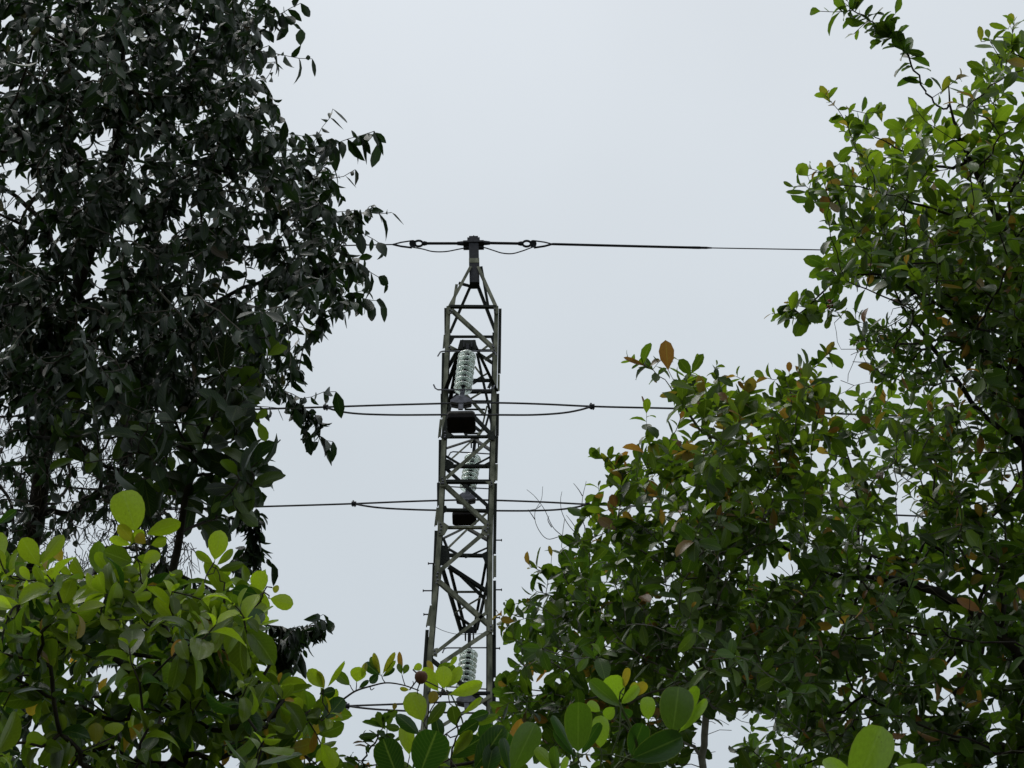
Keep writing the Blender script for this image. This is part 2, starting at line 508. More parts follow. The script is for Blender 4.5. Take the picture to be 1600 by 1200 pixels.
N_, F_, C_ = YN - 0.012, YF, YT
T1 = YN - 1.05                                # tip of the near crossarm
T2 = YF + 1.0                                 # tips of the two far crossarms
BR = [  # name, a, b, width px, plane a, plane b, material
    ('peak_rafter', (735.5, 416), (702.5, 478), 5.0, C_ - .08, N_, 'steel'), ('peak_rafter', (747, 416), (775.5, 479), 5.0, C_ - .08, N_, 'steel'),
    ('peak_rafter', (752, 416), (762.5, 476), 4.2, C_, C_ + .05, 'shadesteel'), ('peak_rafter', (713.5, 444), (708.5, 476), 4.6, C_, C_ - .1, 'steel'),
    ('peak_rafter', (747, 446), (775.5, 520), 5.0, C_ + .08, F_, 'shadesteel'), ('peak_rafter', (735.5, 446), (703, 520), 5.0, C_ + .08, F_, 'shadesteel'),
    ('horizontal_brace', (717, 441), (735, 446), 4.0, C_ - .02, C_, 'shadesteel'),
    ('horizontal_brace', (703, 477.5), (775, 478), 5.2, N_, N_, 'shadesteel'), ('horizontal_brace', (701, 525), (774, 525), 3.6, F_, F_, 'shadesteel'),
    ('diagonal_brace', (706, 483), (772, 543), 6.2, N_, N_, 'steel'), ('horizontal_brace', (700, 546.5), (773, 546.5), 3.2, N_, N_, 'shadesteel'),
    ('diagonal_brace', (764, 538.5), (752, 548), 4.2, F_, F_, 'steel'), ('diagonal_brace', (771, 551), (756, 561), 4.6, N_, F_, 'steel'),
    ('crossarm_chord', (721.5, 532), (693.5, 609), 6.0, T1, N_, 'shadesteel'), ('crossarm_chord', (741.5, 532), (778, 609), 5.2, T1, N_, 'shadesteel'),
    ('crossarm_chord', (716.5, 552), (698.5, 640), 5.0, T1 + .3, F_, 'shadesteel'), ('crossarm_chord', (745.5, 552), (765, 640), 4.8, T1 + .3, F_, 'shadesteel'),
    ('diagonal_brace', (712, 550), (699, 573), 5, N_, F_, 'shadesteel'),
    ('diagonal_brace', (748.5, 552), (773, 568), 4.4, F_, F_, 'shadesteel'), ('diagonal_brace', (742, 572), (757, 592), 2.4, F_, F_, 'steel'),
    ('diagonal_brace', (754, 587), (763, 582), 2.2, F_, F_, 'steel'), ('diagonal_brace', (738, 598), (753, 588), 4, F_, F_, 'shadesteel'),
    ('horizontal_brace', (738, 593), (771, 593), 4.6, F_, F_, 'shadesteel'), ('horizontal_brace', (697, 611), (772, 611), 4.4, F_, F_, 'shadesteel'),
    ('diagonal_brace', (763, 606), (771, 588), 4.0, F_, F_, 'shadesteel'), ('diagonal_brace', (700, 628), (717, 613), 3.4, F_, F_, 'shadesteel'),
    ('diagonal_brace', (727, 615), (759, 649), 4.0, F_, F_, 'steel'), ('diagonal_brace', (739, 648), (774, 684), 5.2, N_, N_, 'shadesteel'),
    ('diagonal_brace', (736, 622), (751, 613), 2.4, F_, F_, 'steel'), ('horizontal_brace', (737, 626), (768, 626), 2.6, F_, F_, 'shadesteel'),
    ('horizontal_brace', (726, 639), (758, 639), 2.4, F_, F_, 'shadesteel'), ('diagonal_brace', (691, 684), (704, 630), 4.6, N_, N_, 'shadesteel'),
    ('diagonal_brace', (768, 628), (776, 648), 3.0, F_, F_, 'shadesteel'), ('diagonal_brace', (764, 640), (773, 684), 4.4, F_, F_, 'shadesteel'),
    ('diagonal_brace', (761, 634), (754, 664), 2.6, F_, F_, 'steel'), ('diagonal_brace', (766, 640), (757, 672), 3.4, F_, F_, 'shadesteel'),
    ('diagonal_brace', (740, 664), (752, 674), 4.0, F_, F_, 'shadesteel'), ('horizontal_brace', (726, 676.5), (748, 676.5), 2.4, F_, F_, 'shadesteel'),
    ('diagonal_brace', (746, 681), (757, 665), 3.6, F_, F_, 'steel'), ('diagonal_brace', (726, 674), (730, 682), 3.6, F_, F_, 'shadesteel'),
    ('horizontal_brace', (695, 681.5), (772, 681), 4.0, N_, N_, 'shadesteel'),
    ('crossarm_chord', (741, 685.5), (696, 700), 4.4, T2, F_, 'shadesteel'), ('crossarm_chord', (743, 686), (770, 704), 4.4, T2, F_, 'shadesteel'),
    ('crossarm_chord', (738, 688), (704, 718), 3.0, T2 - .1, F_, 'steel'),
    ('diagonal_brace', (767, 685), (697, 747), 6.2, N_, N_, 'steel'), ('diagonal_brace', (697, 712), (719, 725), 3.0, F_, F_, 'shadesteel'),
    ('diagonal_brace', (769, 712), (737, 729), 3.4, F_, F_, 'shadesteel'), ('horizontal_brace', (696, 727), (769, 727), 5.0, F_, F_, 'shadesteel'),
    ('diagonal_brace', (697, 731), (763, 790), 4.2, F_, F_, 'shadesteel'), ('horizontal_brace', (695, 751), (767, 751), 5.4, N_, N_, 'shadesteel'),
    ('diagonal_brace', (696, 757), (765, 820), 6.2, N_, N_, 'steel'), ('horizontal_brace', (692, 795.5), (765, 797), 4.6, F_, F_, 'shadesteel'),
    ('diagonal_brace', (762, 800), (735, 823), 3.8, F_, F_, 'steel'), ('horizontal_brace', (688, 823), (765, 823), 4.0, N_, N_, 'steel'),
    ('crossarm_chord', (725, 825), (692, 841), 4.6, F_ + .5, F_, 'shadesteel'), ('crossarm_chord', (732, 825), (764, 843), 4.6, F_ + .5, F_, 'shadesteel'),
    ('diagonal_brace', (731, 826), (700, 856), 3.6, F_ + .4, F_, 'steel'), ('diagonal_brace', (757, 832), (682, 896), 6.6, N_, N_, 'steel'),
    ('diagonal_brace', (693, 841), (699, 856), 3.6, F_, F_, 'shadesteel'), ('diagonal_brace', (701, 857), (717, 866), 3.0, F_, F_, 'shadesteel'),
    ('diagonal_brace', (763, 855), (727, 871), 3.0, F_, F_, 'shadesteel'), ('horizontal_brace', (690, 866), (765, 867), 4.6, F_, F_, 'shadesteel'),
    ('crossarm_chord', (692.5, 888), (722, 987), 5.0, F_, T2, 'shadesteel'), ('crossarm_chord', (703, 885), (727, 981), 4.0, F_ + .1, T2, 'shadesteel'),
    ('crossarm_chord', (762, 905), (743, 987), 5.6, F_, T2, 'shadesteel'), ('crossarm_chord', (760.5, 872), (741, 981), 4.2, F_ + .1, T2, 'shadesteel'),
    ('diagonal_brace', (702, 884), (759, 921), 5.6, F_, F_ + .3, 'shadesteel'), ('diagonal_brace', (716, 894), (757, 934), 4.0, F_ + .1, F_ + .3, 'shadesteel'),
    ('horizontal_brace', (708, 924), (752, 924), 2.6, F_ + .3, F_ + .3, 'steel'), ('diagonal_brace', (750, 934), (711, 957), 3.0, F_ + .4, F_ + .6, 'steel'),
    ('diagonal_brace', (711, 958), (736, 976), 3.6, F_ + .6, F_ + .9, 'shadesteel'),
    ('diagonal_brace', (687, 908), (769, 979), 6.4, N_, N_, 'steel'), ('diagonal_brace', (760, 957), (679, 1021), 5.2, N_, N_, 'steel'),
    ('diagonal_brace', (767, 984), (690, 1036), 6.4, N_, N_, 'steel'), ('diagonal_brace', (675, 1030), (767, 1104), 5.0, F_, F_, 'shadesteel'),
    ('horizontal_brace', (668, 1082), (766, 1082), 4.0, N_, N_, 'shadesteel'), ('diagonal_brace', (766, 1088), (664, 1150), 5.0, N_, N_, 'steel'),
]
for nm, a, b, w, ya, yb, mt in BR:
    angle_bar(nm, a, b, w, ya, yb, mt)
for pts, y, mt in [
    ([(699, 483), (708, 482), (709, 489), (700, 491)], N_ - .014, 'steel'), ([(771, 480), (778, 480), (778, 490), (772, 490)], N_ - .014, 'steel'),
    ([(700, 539), (703, 539), (715, 545), (700, 548)], N_ - .014, 'steel'), ([(765, 543), (776, 538), (776, 550), (768, 549)], N_ - .014, 'steel'),
    ([(702, 523), (711, 526), (705, 537), (702, 538)], F_ - .012, 'shadesteel'), ([(766, 525), (774, 525), (774, 538), (769, 535)], F_ - .012, 'shadesteel'),
    ([(703, 516), (708, 508), (706, 519)], F_ - .03, 'shadesteel'),
    ([(693, 672), (698, 672), (709, 680), (697, 686), (693, 686)], N_ - .014, 'shadesteel'), ([(760, 679), (772, 672), (773, 688), (764, 686)], N_ - .014, 'shadesteel'),
    ([(695, 717), (701, 718), (709, 723), (709, 730), (699, 734), (695, 733)], F_ - .012, 'shadesteel'), ([(757, 725), (770, 718), (770, 733), (765, 731)], F_ - .012, 'shadesteel'),
    ([(688, 744), (696, 746), (698, 756), (696, 760), (688, 760)], N_ - .014, 'steel'), ([(758, 752), (771, 752), (770, 762), (765, 758)], N_ - .014, 'steel'),
    ([(691, 790), (697, 790), (700, 797), (693, 802)], F_ - .012, 'shadesteel'), ([(758, 788), (766, 786), (766, 804), (760, 800)], F_ - .012, 'shadesteel'),
    ([(686, 815), (692, 815), (702, 822), (694, 836), (686, 836)], N_ - .014, 'steel'), ([(753, 823), (764, 815), (765, 840), (757, 836), (752, 834)], N_ - .014, 'steel'),
    ([(688, 851), (697, 853), (702, 859), (703, 874), (699, 883), (688, 883)], F_ - .012, 'shadesteel'), ([(751, 866), (763, 860), (763, 882), (758, 881), (756, 874)], F_ - .012, 'shadesteel'),
    ([(680, 893), (691, 889), (688, 914), (680, 908)], N_ - .014, 'steel'), ([(757, 936), (764, 936), (764, 959), (757, 959)], F_ - .012, 'steel'),
    ([(760, 970), (771, 978), (770, 988), (762, 986)], N_ - .014, 'steel'), ([(676, 1014), (684, 1012), (683, 1026), (675, 1024)], N_ - .014, 'steel'),
    ([(719, 531), (743, 531), (746, 545), (715, 545)], T1 - .02, 'shadesteel'), ([(720, 979), (747, 979), (744, 989), (723, 989)], T2 - .02, 'shadesteel'),
    ([(735, 683), (748, 683), (746, 692), (737, 692)], T2 - .02, 'shadesteel'),
]:
    plate('gusset_plate', pts, y, mt)

# bolts on the gussets (too small to pick apart)
bm_ = MB()
for x, y in [(703, 485), (706, 487), (704, 490), (773, 484), (773, 489), (702, 543), (704, 546), (771, 543), (772, 547), (770, 541), (695, 676), (696, 681),
             (695, 684), (691, 748), (692, 752), (693, 756), (690, 756), (768, 755), (768, 759), (688, 819), (690, 823), (689, 828), (687, 833), (762, 820), (762, 826),
             (760, 831), (757, 829), (763, 837), (684, 896), (683, 901), (684, 907), (682, 912), (767, 979), (768, 984), (679, 1017), (680, 1022)]:
    p = onp(x, y, N_ - .016)
    bm_.tube([p, p - Vector((0, 0.022, 0))], 0.013, 6)
tag(bm_.build('bolts', M['galv'], tower), kind='stuff')

# step bolts
for x0, x1, y in [(774, 783, 844), (677, 670, 880.5), (675, 662, 923), (670, 663, 960), (774, 783, 921.5), (774, 780, 965), (774, 780, 1013)]:
    a, b = onp(x0, y, YN + 0.03), onp(x1, y, YN + 0.03)
    mb = MB()
    mb.tube([a, b], 0.010, 6)
    mb.tube([b, b + (b - a).normalized() * 0.012], 0.019, 6)
    mb.build('step_bolt', M['iron'], tower)

# side faces: struts and diagonals from near to far legs
levels = [1, 3, 4, 5, 6, 8]
for (P, Q) in ((NL, FL), (NR, FR)):
    pz = np.array([p.z for p in P])[::-1]
    def on_leg(L, z):
        a = np.array([list(p) for p in L])[::-1]
        return Vector([float(np.interp(z, a[:, 2], a[:, k])) for k in range(3)])
    zs = [17.6, 16.7, 15.7, 14.8, 13.9, 13.0, 12.0, 10.6, 9.0, 7.0, 5.0, 3.0, 1.0]
    zt = P[0].z
    for i, z in enumerate(zs):
        if z > zt - 0.1: continue
        a, b = on_leg(P, z), on_leg(Q, z)
        angle_bar3('side_strut', a, b + Vector((0, 0, 0.001)), 0.045, 'shadesteel')
        if i + 1 < len(zs):
            c = on_leg(Q if i % 2 == 0 else P, zs[i + 1])
            angle_bar3('side_strut', a if i % 2 == 0 else b, c, 0.045, 'shadesteel')
# lower body hidden by the trees: simple X bracing down to the footings
def on_leg(L, z):
    a = np.array([list(p) for p in L])[::-1]
    return Vector([float(np.interp(z, a[:, 2], a[:, k])) for k in range(3)])
zs = [NL[-2].z - 0.3, 10.4, 8.6, 6.6, 4.4, 2.2, 0.3]
for (P, Q) in ((NL, NR), (FL, FR)):
    for i in range(len(zs) - 1):
        angle_bar3('diagonal_brace', on_leg(P, zs[i]), on_leg(Q, zs[i + 1]), 0.06)
        angle_bar3('diagonal_brace', on_leg(Q, zs[i]) + Vector((0, .02, 0)), on_leg(P, zs[i + 1]) + Vector((0, .02, 0)), 0.06)
        angle_bar3('horizontal_brace', on_leg(P, zs[i + 1]) + Vector((0, .04, 0)), on_leg(Q, zs[i + 1]) + Vector((0, .04, 0)), 0.05, 'shadesteel')
for L in (NL, NR, FL, FR):
    mb = MB()
    f = L[-1]
    mb.lathe((f.x, f.y, -0.3), (0, 0, 1), [(0, 0), (0.32, 0), (0.26, 0.55), (0, 0.55)], 12)
    mb.build('footing', M['weightplate'], tower)

# peak post, cap and clamp
pt, pb_ = onp(740.2, 379, YT), onp(741.6, 446, YT)
mb = MB()
X, Y, Z = Vector((1, 0, 0)), Vector((0, 1, 0)), Vector((0, 0, 1))
t = (pt - pb_).normalized()
mb.prism(pb_, pt, X, Y, -0.078, 0.078, -0.07, 0.07)
mb.build('peak_post', M['iron'], tower)
mb = MB()
q0, q1 = onp(741, 416, YT), onp(740.9, 409, YT)
mb.prism(q0, q1, X, Y, -0.082, 0.082, -0.074, 0.074)
mb.build('post_collar', M['steel'], tower)
mb = MB()
c0 = onp(740, 383, YT)
mb.prism(c0 - Z * 0.02, c0 + Z * 0.02, X, Y, -0.165, 0.165, -0.085, 0.085)
mb.prism(c0 + Z * 0.02, c0 + Z * 0.10, X, Y, -0.10, 0.10, -0.082, 0.082)
mb.prism(c0 + Z * 0.10, c0 + Z * 0.15, X, Y, -0.072, 0.072, -0.072, 0.072)
mb.tube([c0 + Z * 0.15, c0 + Z * 0.19], 0.026, 6)
mb.tube([c0 + Z * 0.19, c0 + Z * 0.25], 0.010, 6)
mb.build('peak_cap', M['iron'], tower)

# ------------------------------------------------------------------ ground wire with its dead-end fittings
GW = 'tension fittings of the ground wire'
for side, e0, e1, ring, spool, conv, lab in (
        (-1, (728, 380.3), (661.5, 380.3), (654, 380.5), (645, 381), (614, 382), 'dark tension rod, ring and spool left of the pylon peak, beside dark leaves'),
        (1, (752, 379.5), (815.5, 380.6), (823, 380.8), (833, 381), (863, 381.4), 'dark tension rod, ring and spool right of the pylon peak, under open sky')):
    a, b = onp(*e0, YT), onp(*e1, YT)
    fit = empty('dead_end_fitting', a, lab, 'line fitting', GW)
    d = (b - a).normalized()
    mb = MB()
    mb.tube([a, b], 0.023, 8)
    mb.tube([a, a + d * 0.14], [0.044, 0.03], 8)
    mb.tube([b - d * 0.06, b - d * 0.01, b + d * 0.02], [0.028, 0.040, 0.026], 8)
    mb.build('tension_rod', M['iron'], fit)
    mb = MB()
    c = onp(*ring, YT)
    pts = [c + X * (0.068 * math.cos(k * math.pi / 8)) + (Z * 0.66 - Y * 0.74) * (0.046 * math.sin(k * math.pi / 8)) for k in range(17)]
    mb.tube(pts, 0.019, 6)
    mb.build('thimble_ring', M['iron'], fit)
    mb = MB()
    c = onp(*spool, YT)
    ax = (Y * 0.75 + Z * 0.66)
    mb.lathe(c - ax * 0.045, ax, [(0, 0), (0.056, 0), (0.056, 0.022), (0.034, 0.03), (0.034, 0.06), (0.056, 0.068), (0.056, 0.09), (0, 0.09)], 14)
    mb.build('spool', M['iron'], fit)
    mb = MB()
    e = onp(*conv, YT)
    for yy in (376.2, 387.0):
        p1 = onp(spool[0] + side * 2, yy, YT)
        mb.tube([c, p1, onp((spool[0] + conv[0]) / 2 + side * 3, (yy + conv[1] * 1) / 2 + (0.4 if yy > 380 else -0.4), YT), e], 0.012 if yy < 380 else 0.017, 6)
    mb.build('wire_loop', M['iron'], fit)


def wire(name, pts, y, rad, lab, cat, mat='wire', n=10, parent=None):
    P = catmull([onp(x, yy, y) for x, yy in pts], n)
    mb = MB()
    mb.tube(P, rad, 6)
    o = mb.build(name, M[mat], parent, True)
    if lab:
        tag(o, lab, cat, 'overhead wires on the pylon')
    return o


gwl = empty('ground_wire', onp(614, 382, YT), 'thin top ground wire running off behind the dark drooping tree', 'wire', 'overhead wires on the pylon')
wire('wire_span', [(614, 382), (430, 386), (220, 391), (-100, 402), (-700, 435)], YT, 0.011, None, None, 'iron', parent=gwl)
gwr = empty('ground_wire', onp(863, 381.4, YT), 'top ground wire with thick wrapped length running into the lighter tree', 'wire', 'overhead wires on the pylon')
wire('wrapped_length', [(863, 381.4), (980, 384.4), (1085, 386.9), (1112, 387.4)], YT, [.022] * 20 + [.024] * 4 + [.021] * 4 + [.017, .015, .013], None, None, 'iron', parent=gwr)
wire('wire_span', [(1110, 387.4), (1290, 390.6), (1500, 396), (1800, 405), (2300, 430)], YT, 0.010, None, None, 'iron', parent=gwr)
tag(wire('jumper_wire', [(645, 386.5), (660, 389), (675, 392.8), (695, 393.2), (716, 389.5), (733, 386)], YT - .03, 0.011, None, None, 'iron'),
    'thin slack jumper wire looping under the rod on the drooping tree side of the peak', 'wire', 'jumper wires at the pylon peak')
tag(wire('jumper_wire', [(748, 386), (757, 387), (770, 391), (785, 395.5), (800, 396.3), (815, 392.5), (826, 388.5), (835, 385)], YT - .03, 0.011, None, None, 'iron'),
    'thin slack jumper wire looping under the rod on the open sky side of the peak', 'wire', 'jumper wires at the pylon peak')

# conductors, each with a second parallel wire clamped on at both ends
COND = [
    ('topmost conductor pair, carried past the uppermost insulator string', T1, 0.0150,
     [(-700, 690), (-100, 655), (200, 645), (380, 640), (509, 636), (600, 633), (700, 630.3), (740, 629.5), (780, 629.5), (850, 631.5), (925, 635), (1045, 638), (1300, 646), (1700, 664), (2300, 700)],
     [(509, 636), (520, 640), (545, 645), (600, 648), (700, 648), (780, 648.3), (840, 648), (885, 644.5), (908, 640), (925, 635)]),
    ('middle conductor pair, carried past the insulator string inside the lattice', T2, 0.0155,
     [(-700, 842), (-100, 807), (200, 797.5), (410, 791.5), (553, 787), (640, 783.5), (700, 781.6), (735, 781), (775, 781.8), (850, 784.5), (918, 788), (1045, 792.5), (1300, 801), (1700, 818), (2300, 850)],
     [(553, 787), (565, 789.5), (590, 793), (640, 796), (700, 797.5), (775, 798), (830, 798), (875, 796), (900, 792.5), (918, 788)]),
    ('lowest conductor pair, crossing low behind the foreground shoots', T2, 0.0145,
     [(-700, 1160), (-100, 1128), (200, 1116), (410, 1108), (542, 1103), (640, 1099.5), (700, 1097), (735, 1096.5), (775, 1097), (850, 1099), (918, 1102), (1045, 1106), (1200, 1110.5), (1700, 1130), (2300, 1160)],
     [(542, 1103), (560, 1105.5), (590, 1108.5), (640, 1111), (700, 1113.5), (775, 1114), (830, 1113), (890, 1108), (918, 1102)]),
]
for lab, y, rad, main, second in COND:
    root = empty('conductor', onp(*main[7], y), lab, 'wire', 'overhead wires on the pylon')
    wire('wire_span', main, y, rad, None, None, 'wire', 8, root)
    wire('parallel_wire', second, y - .01, rad, None, None, 'wire', 8, root)
    for q in (second[0], second[-1]):
        c = onp(*q, y)
        mb = MB()
        mb.tube([c - X * 0.035, c + X * 0.035], 0.034, 8)
        mb.tube([c + Z * 0.06 - X * .012, c - Z * 0.05 - X * .012], 0.014, 6)
        mb.tube([c + Z * 0.055 + X * .016 + Y * .02, c - Z * 0.04 + X * .016 + Y * .02], 0.012, 6)
        mb.build('wire_clamp', M['iron'], root)
tag(wire('loose_wire', [(676, 976), (684, 981.5), (697, 987), (715, 991), (740, 991), (766, 988)], YN + .1, 0.0035, None, None, 'iron'),
    'hair thin loose wire sagging across the lower lattice', 'wire')

# ------------------------------------------------------------------ glass insulator strings
def disc_profile():
    return [(0.03, 0.032), (0.062, 0.030), (0.098, 0.014), (0.122, -0.010), (0.1275, -0.022), (0.124, -0.028), (0.116, -0.020), (0.106, -0.004), (0.090, 0.002), (0.083, -0.020), (0.074, -0.020),
            (0.066, 0.004), (0.034, 0.010)]


def insulator(lab, y, top, bot, hang, nd, clamp, horn_top, horn_bot, strap_bottom):
    a, b = onp(*top, y), onp(*bot, y)
    root = empty('insulator_string', a, lab, 'insulator', 'glass insulator strings')
    ax = (a - b).normalized()
    for k in range(nd):
        c = a + (b - a) * (k / (nd - 1))
        mb = MB()
        mb.lathe(c, ax, disc_profile(), 32)
        d = mb.build('glass_disc', M['glass'], root, True)
        mb = MB()
        mb.lathe(c, ax, [(0, 0.078), (0.022, 0.078), (0.036, 0.066), (0.042, 0.034), (0.040, 0.028), (0, 0.028)], 12)
        mb.lathe(c, ax, [(0, 0.01), (0.026, 0.01), (0.016, -0.02), (0.011, -0.05), (0, -0.05)], 10)
        mb.build('metal_cap', M['iron'], root, True)
    # hanger down from the crossarm
    h0, h1 = onp(*hang, y), a + ax * 0.07
    mb = MB()
    mb.prism(h1, h0, X, Y, -0.022, 0.022, -0.03, 0.03)
    mb.prism(h0 - Z * 0.09, h0 + Z * 0.02, X, Y, -0.065, -0.045, -0.05, 0.05)
    mb.prism(h0 - Z * 0.09, h0 + Z * 0.02, X, Y, 0.045, 0.065, -0.05, 0.05)
    for k in range(3):
        mb.tube([h0 + X * (-0.05 + 0.05 * k), h0 + X * (-0.05 + 0.05 * k) + Z * 0.07], 0.009, 6)
    mb.build('hanger', M['iron'], root)
    # strap and saddle clamp that holds the conductor
    s0, s1 = b - ax * 0.04, onp(*strap_bottom, y - .05)
    mb = MB()
    t = (s1 - s0).normalized()
    back = (Y - t * Y.dot(t)).normalized()
    mb.prism(s0, s1, t.cross(back), back, -0.032, 0.032, -0.012, 0.012)
    mb.build('strap', M['galv'], root)
    mb = MB()
    c = onp(*clamp, y)
    hw = 0.145
    for sy in (-0.035, 0.035):
        f = [c + X * -hw + Z * -0.015, c + X * -hw * 0.93 + Z * -0.05, c + Z * -0.075 + X * -0.05, c + Z * -0.075 + X * 0.05, c + X * hw * 0.93 + Z * -0.05, c + X * hw + Z * -0.015,
             c + X * 0.05 + Z * 0.075, c + X * -0.05 + Z * 0.075]
        f0 = [p + Y * (sy - 0.022) for p in f]
        f1 = [p + Y * (sy + 0.022) for p in f]
        k = len(f)
        mb.add(f0 + f1, [tuple(range(k)), tuple(range(2 * k - 1, k - 1, -1))] + [(i, i + k, (i + 1) % k + k, (i + 1) % k) for i in range(k)])
    mb.build('saddle_clamp', M['galv'], root)
    for hp in (horn_top, horn_bot):
        P = [onp(x, yy, y - .06) for x, yy in hp]
        mb = MB()
        mb.tube(P, 0.0105, 6)
        mb.build('arcing_horn', M['galv'], root)
    return root


insulator('topmost pale green glass insulator string, hanging in front of the lattice', T1, (729.8, 556), (723.6, 605), (731, 539), 7, (720.5, 628),
          [(684, 556.5), (688, 550), (692, 548.8), (770, 548.8), (774, 551), (775.5, 556)], [(677.5, 601), (680, 606.5), (684, 609), (766, 609), (771, 606), (773, 602)], (719.5, 640))
insulator('middle pale green glass insulator string, seen through the lattice braces', T2, (738.8, 716), (731.8, 759), (742, 690), 7, (728, 779),
          [(700.5, 713), (704, 707), (708, 705.8), (769, 709.5), (773, 714)], [(698, 757), (704, 760.5), (769, 764), (774, 759)], (726.5, 795))
insulator('lowest pale green glass insulator string, partly behind the foreground leaves', T2, (732.5, 1021), (727, 1072), (733.5, 990), 7, (730, 1094),
          [(691.5, 1020), (694, 1014), (698, 1012.4), (763, 1012)], [(690, 1071), (700, 1073), (763, 1077)], (729.5, 1108))

# counterweights under the clamps
def rbox(mb, c, sx, sy, sz, r):
    pts = []
    for cx, cy, a0 in ((sx / 2 - r, sy / 2 - r, 0), (-sx / 2 + r, sy / 2 - r, 90), (-sx / 2 + r, -sy / 2 + r, 180), (sx / 2 - r, -sy / 2 + r, 270)):
        for k in range(4):
            a = R(a0 + 30 * k)
            pts.append((cx + r * math.cos(a), cy + r * math.sin(a)))
    e = 0.012
    rings = []
    for ins, z in ((e, -sz / 2), (0, -sz / 2 + e), (0, sz / 2 - e), (e, sz / 2)):
        rings.append([Vector((c[0] + x * (1 - 2 * ins / sx), c[1] + y * (1 - 2 * ins / sy), c[2] + z)) for x, y in pts])
    n = len(pts)
    vs = [p for r_ in rings for p in r_]
    fs = [tuple(range(n - 1, -1, -1)), tuple(range(3 * n, 4 * n))]
    for i in range(3):
        for k in range(n):
            fs.append((i * n + k, i * n + (k + 1) % n, (i + 1) * n + (k + 1) % n, (i + 1) * n + k))
    mb.add(vs, fs)


for lab, y, fr, wd, dp in (('larger dark cast counterweight hanging under the topmost insulator string', T1, (720.3, 649), 0.385, 0.30),
                           ('smaller rusty brown counterweight hanging under the middle insulator string', T2, (725.3, 801), 0.355, 0.24)):
    c = onp(*fr, y - dp / 2)                 # middle of the front edge
    root = empty('counterweight', c + Y * dp / 2, lab, 'weight', 'counterweights on the conductors')
    mb = MB()
    rbox(mb, c + Y * (dp / 2) + Z * 0.0, wd, dp, 0.085, 0.045)
    mb.build('weight_block', M['weight'], root)
    mb = MB()
    rbox(mb, c + Y * (dp / 2) + Z * 0.075, wd * 0.97, dp * 0.97, 0.06, 0.05)
    mb.build('top_plate', M['weightplate'], root)
    mb = MB()
    cc = c + Y * (dp / 2)
    mb.tube([cc + Z * 0.10, cc + Z * 0.17], 0.018, 8)
    mb.build('hanging_bolt', M['iron'], root)

# ------------------------------------------------------------------ leaves
def leaf_template(a, b, wl, fold, bend, nseg=6, wave=0.0, petiole=0.06, seed=0, twist=0.0):
    """unit-length leaf; x across, y along, z normal -> verts, faces, uvs"""
    r_ = random.Random(seed)
    ts = [0.5 - 0.5 * math.cos(math.pi * i / nseg) for i in range(nseg + 1)]
    ts = [0.8 * t + 0.2 * i / nseg for i, t in enumerate(ts)]
    tm = a / (a + b)
    peak = tm ** a * (1 - tm) ** b
    vs, uv = [], []
    yy = zz = 0.0
    prev = 0.0
    for i, t in enumerate(ts):
        ang = bend * (prev + t) / 2
        yy += (t - prev) * math.cos(ang)
        zz -= (t - prev) * math.sin(ang)
        prev = t
        tt = max(0.0, (t - petiole) / (1 - petiole))
        w = wl * 0.5 * (tt ** a * (1 - tt) ** b) / peak if 0 < tt < 1 else 0.0
        if i < nseg: w = max(w, 0.012)
        else: w = 0.004
        for s in (-1, -0.5, 0, 0.5, 1):
            wob = wave * math.sin(t * 9 + s * 2 + seed) * abs(s) * 0.5
            x = s * w * math.cos(fold * 0.7)
            z = zz + abs(s) * w * math.sin(fold) + wob * wl * 0.3 + twist * s * w * t
            vs.append((x, yy, z))
            uv.append((0.5 + s * 0.5, t))
    fs = []
    for i in range(nseg):
        for k in range(4):
            fs.append((i * 5 + k, i * 5 + k + 1, (i + 1) * 5 + k + 1, (i + 1) * 5 + k))
    return np.array(vs), np.array(fs), np.array(uv)


SHAPES = {
    'dark': [leaf_template(.72, .95, w, f, b, 5, wv, .05, s) for s, (w, f, b, wv) in enumerate([(.40, .35, .25, .1), (.36, .5, .6, .15), (.43, .25, -.15, .1), (.38, .4, .9, .2)])],
    'green': [leaf_template(.70, .58, w, f, b, 5, wv, .07, s) for s, (w, f, b, wv) in enumerate([(.50, .3, .3, .1), (.45, .45, .7, .15), (.54, .2, -.2, .1), (.47, .3, 1.0, .2)])],
    'bush': [leaf_template(.78, .60, w, f, b, 7, wv, .09, s) for s, (w, f, b, wv) in enumerate([(.50, .4, .45, .2), (.46, .5, .8, .3), (.54, .3, -.4, .2), (.49, .5, 1.2, .35)])],
    'thick': [leaf_template(.60, .40, w, f, b, 9, wv, .06, s) for s, (w, f, b, wv) in enumerate([(.60, .35, .45, .06), (.64, .4, .7, .08), (.58, .28, -.45, .08), (.62, .35, .9, .08)])],
    'slim': [leaf_template(.80, .80, w, f, b, 5, wv, .06, s) for s, (w, f, b, wv) in enumerate([(.36, .5, .3, .1), (.33, .6, .6, .1), (.38, .4, -.3, .1)])],
}
TONES = {'d': (0.0, .25, 0.0), 'm': (0.05, .5, 0.0), 'g': (0.2, .5, 0.0), 'y': (0.95, .65, 0.02), 'l': (0.7, .5, 0.0), 'o': (0.9, .55, .75), 'r': (.6, .4, 1.0), 'p': (.6, .75, .35)}
_cache = {}


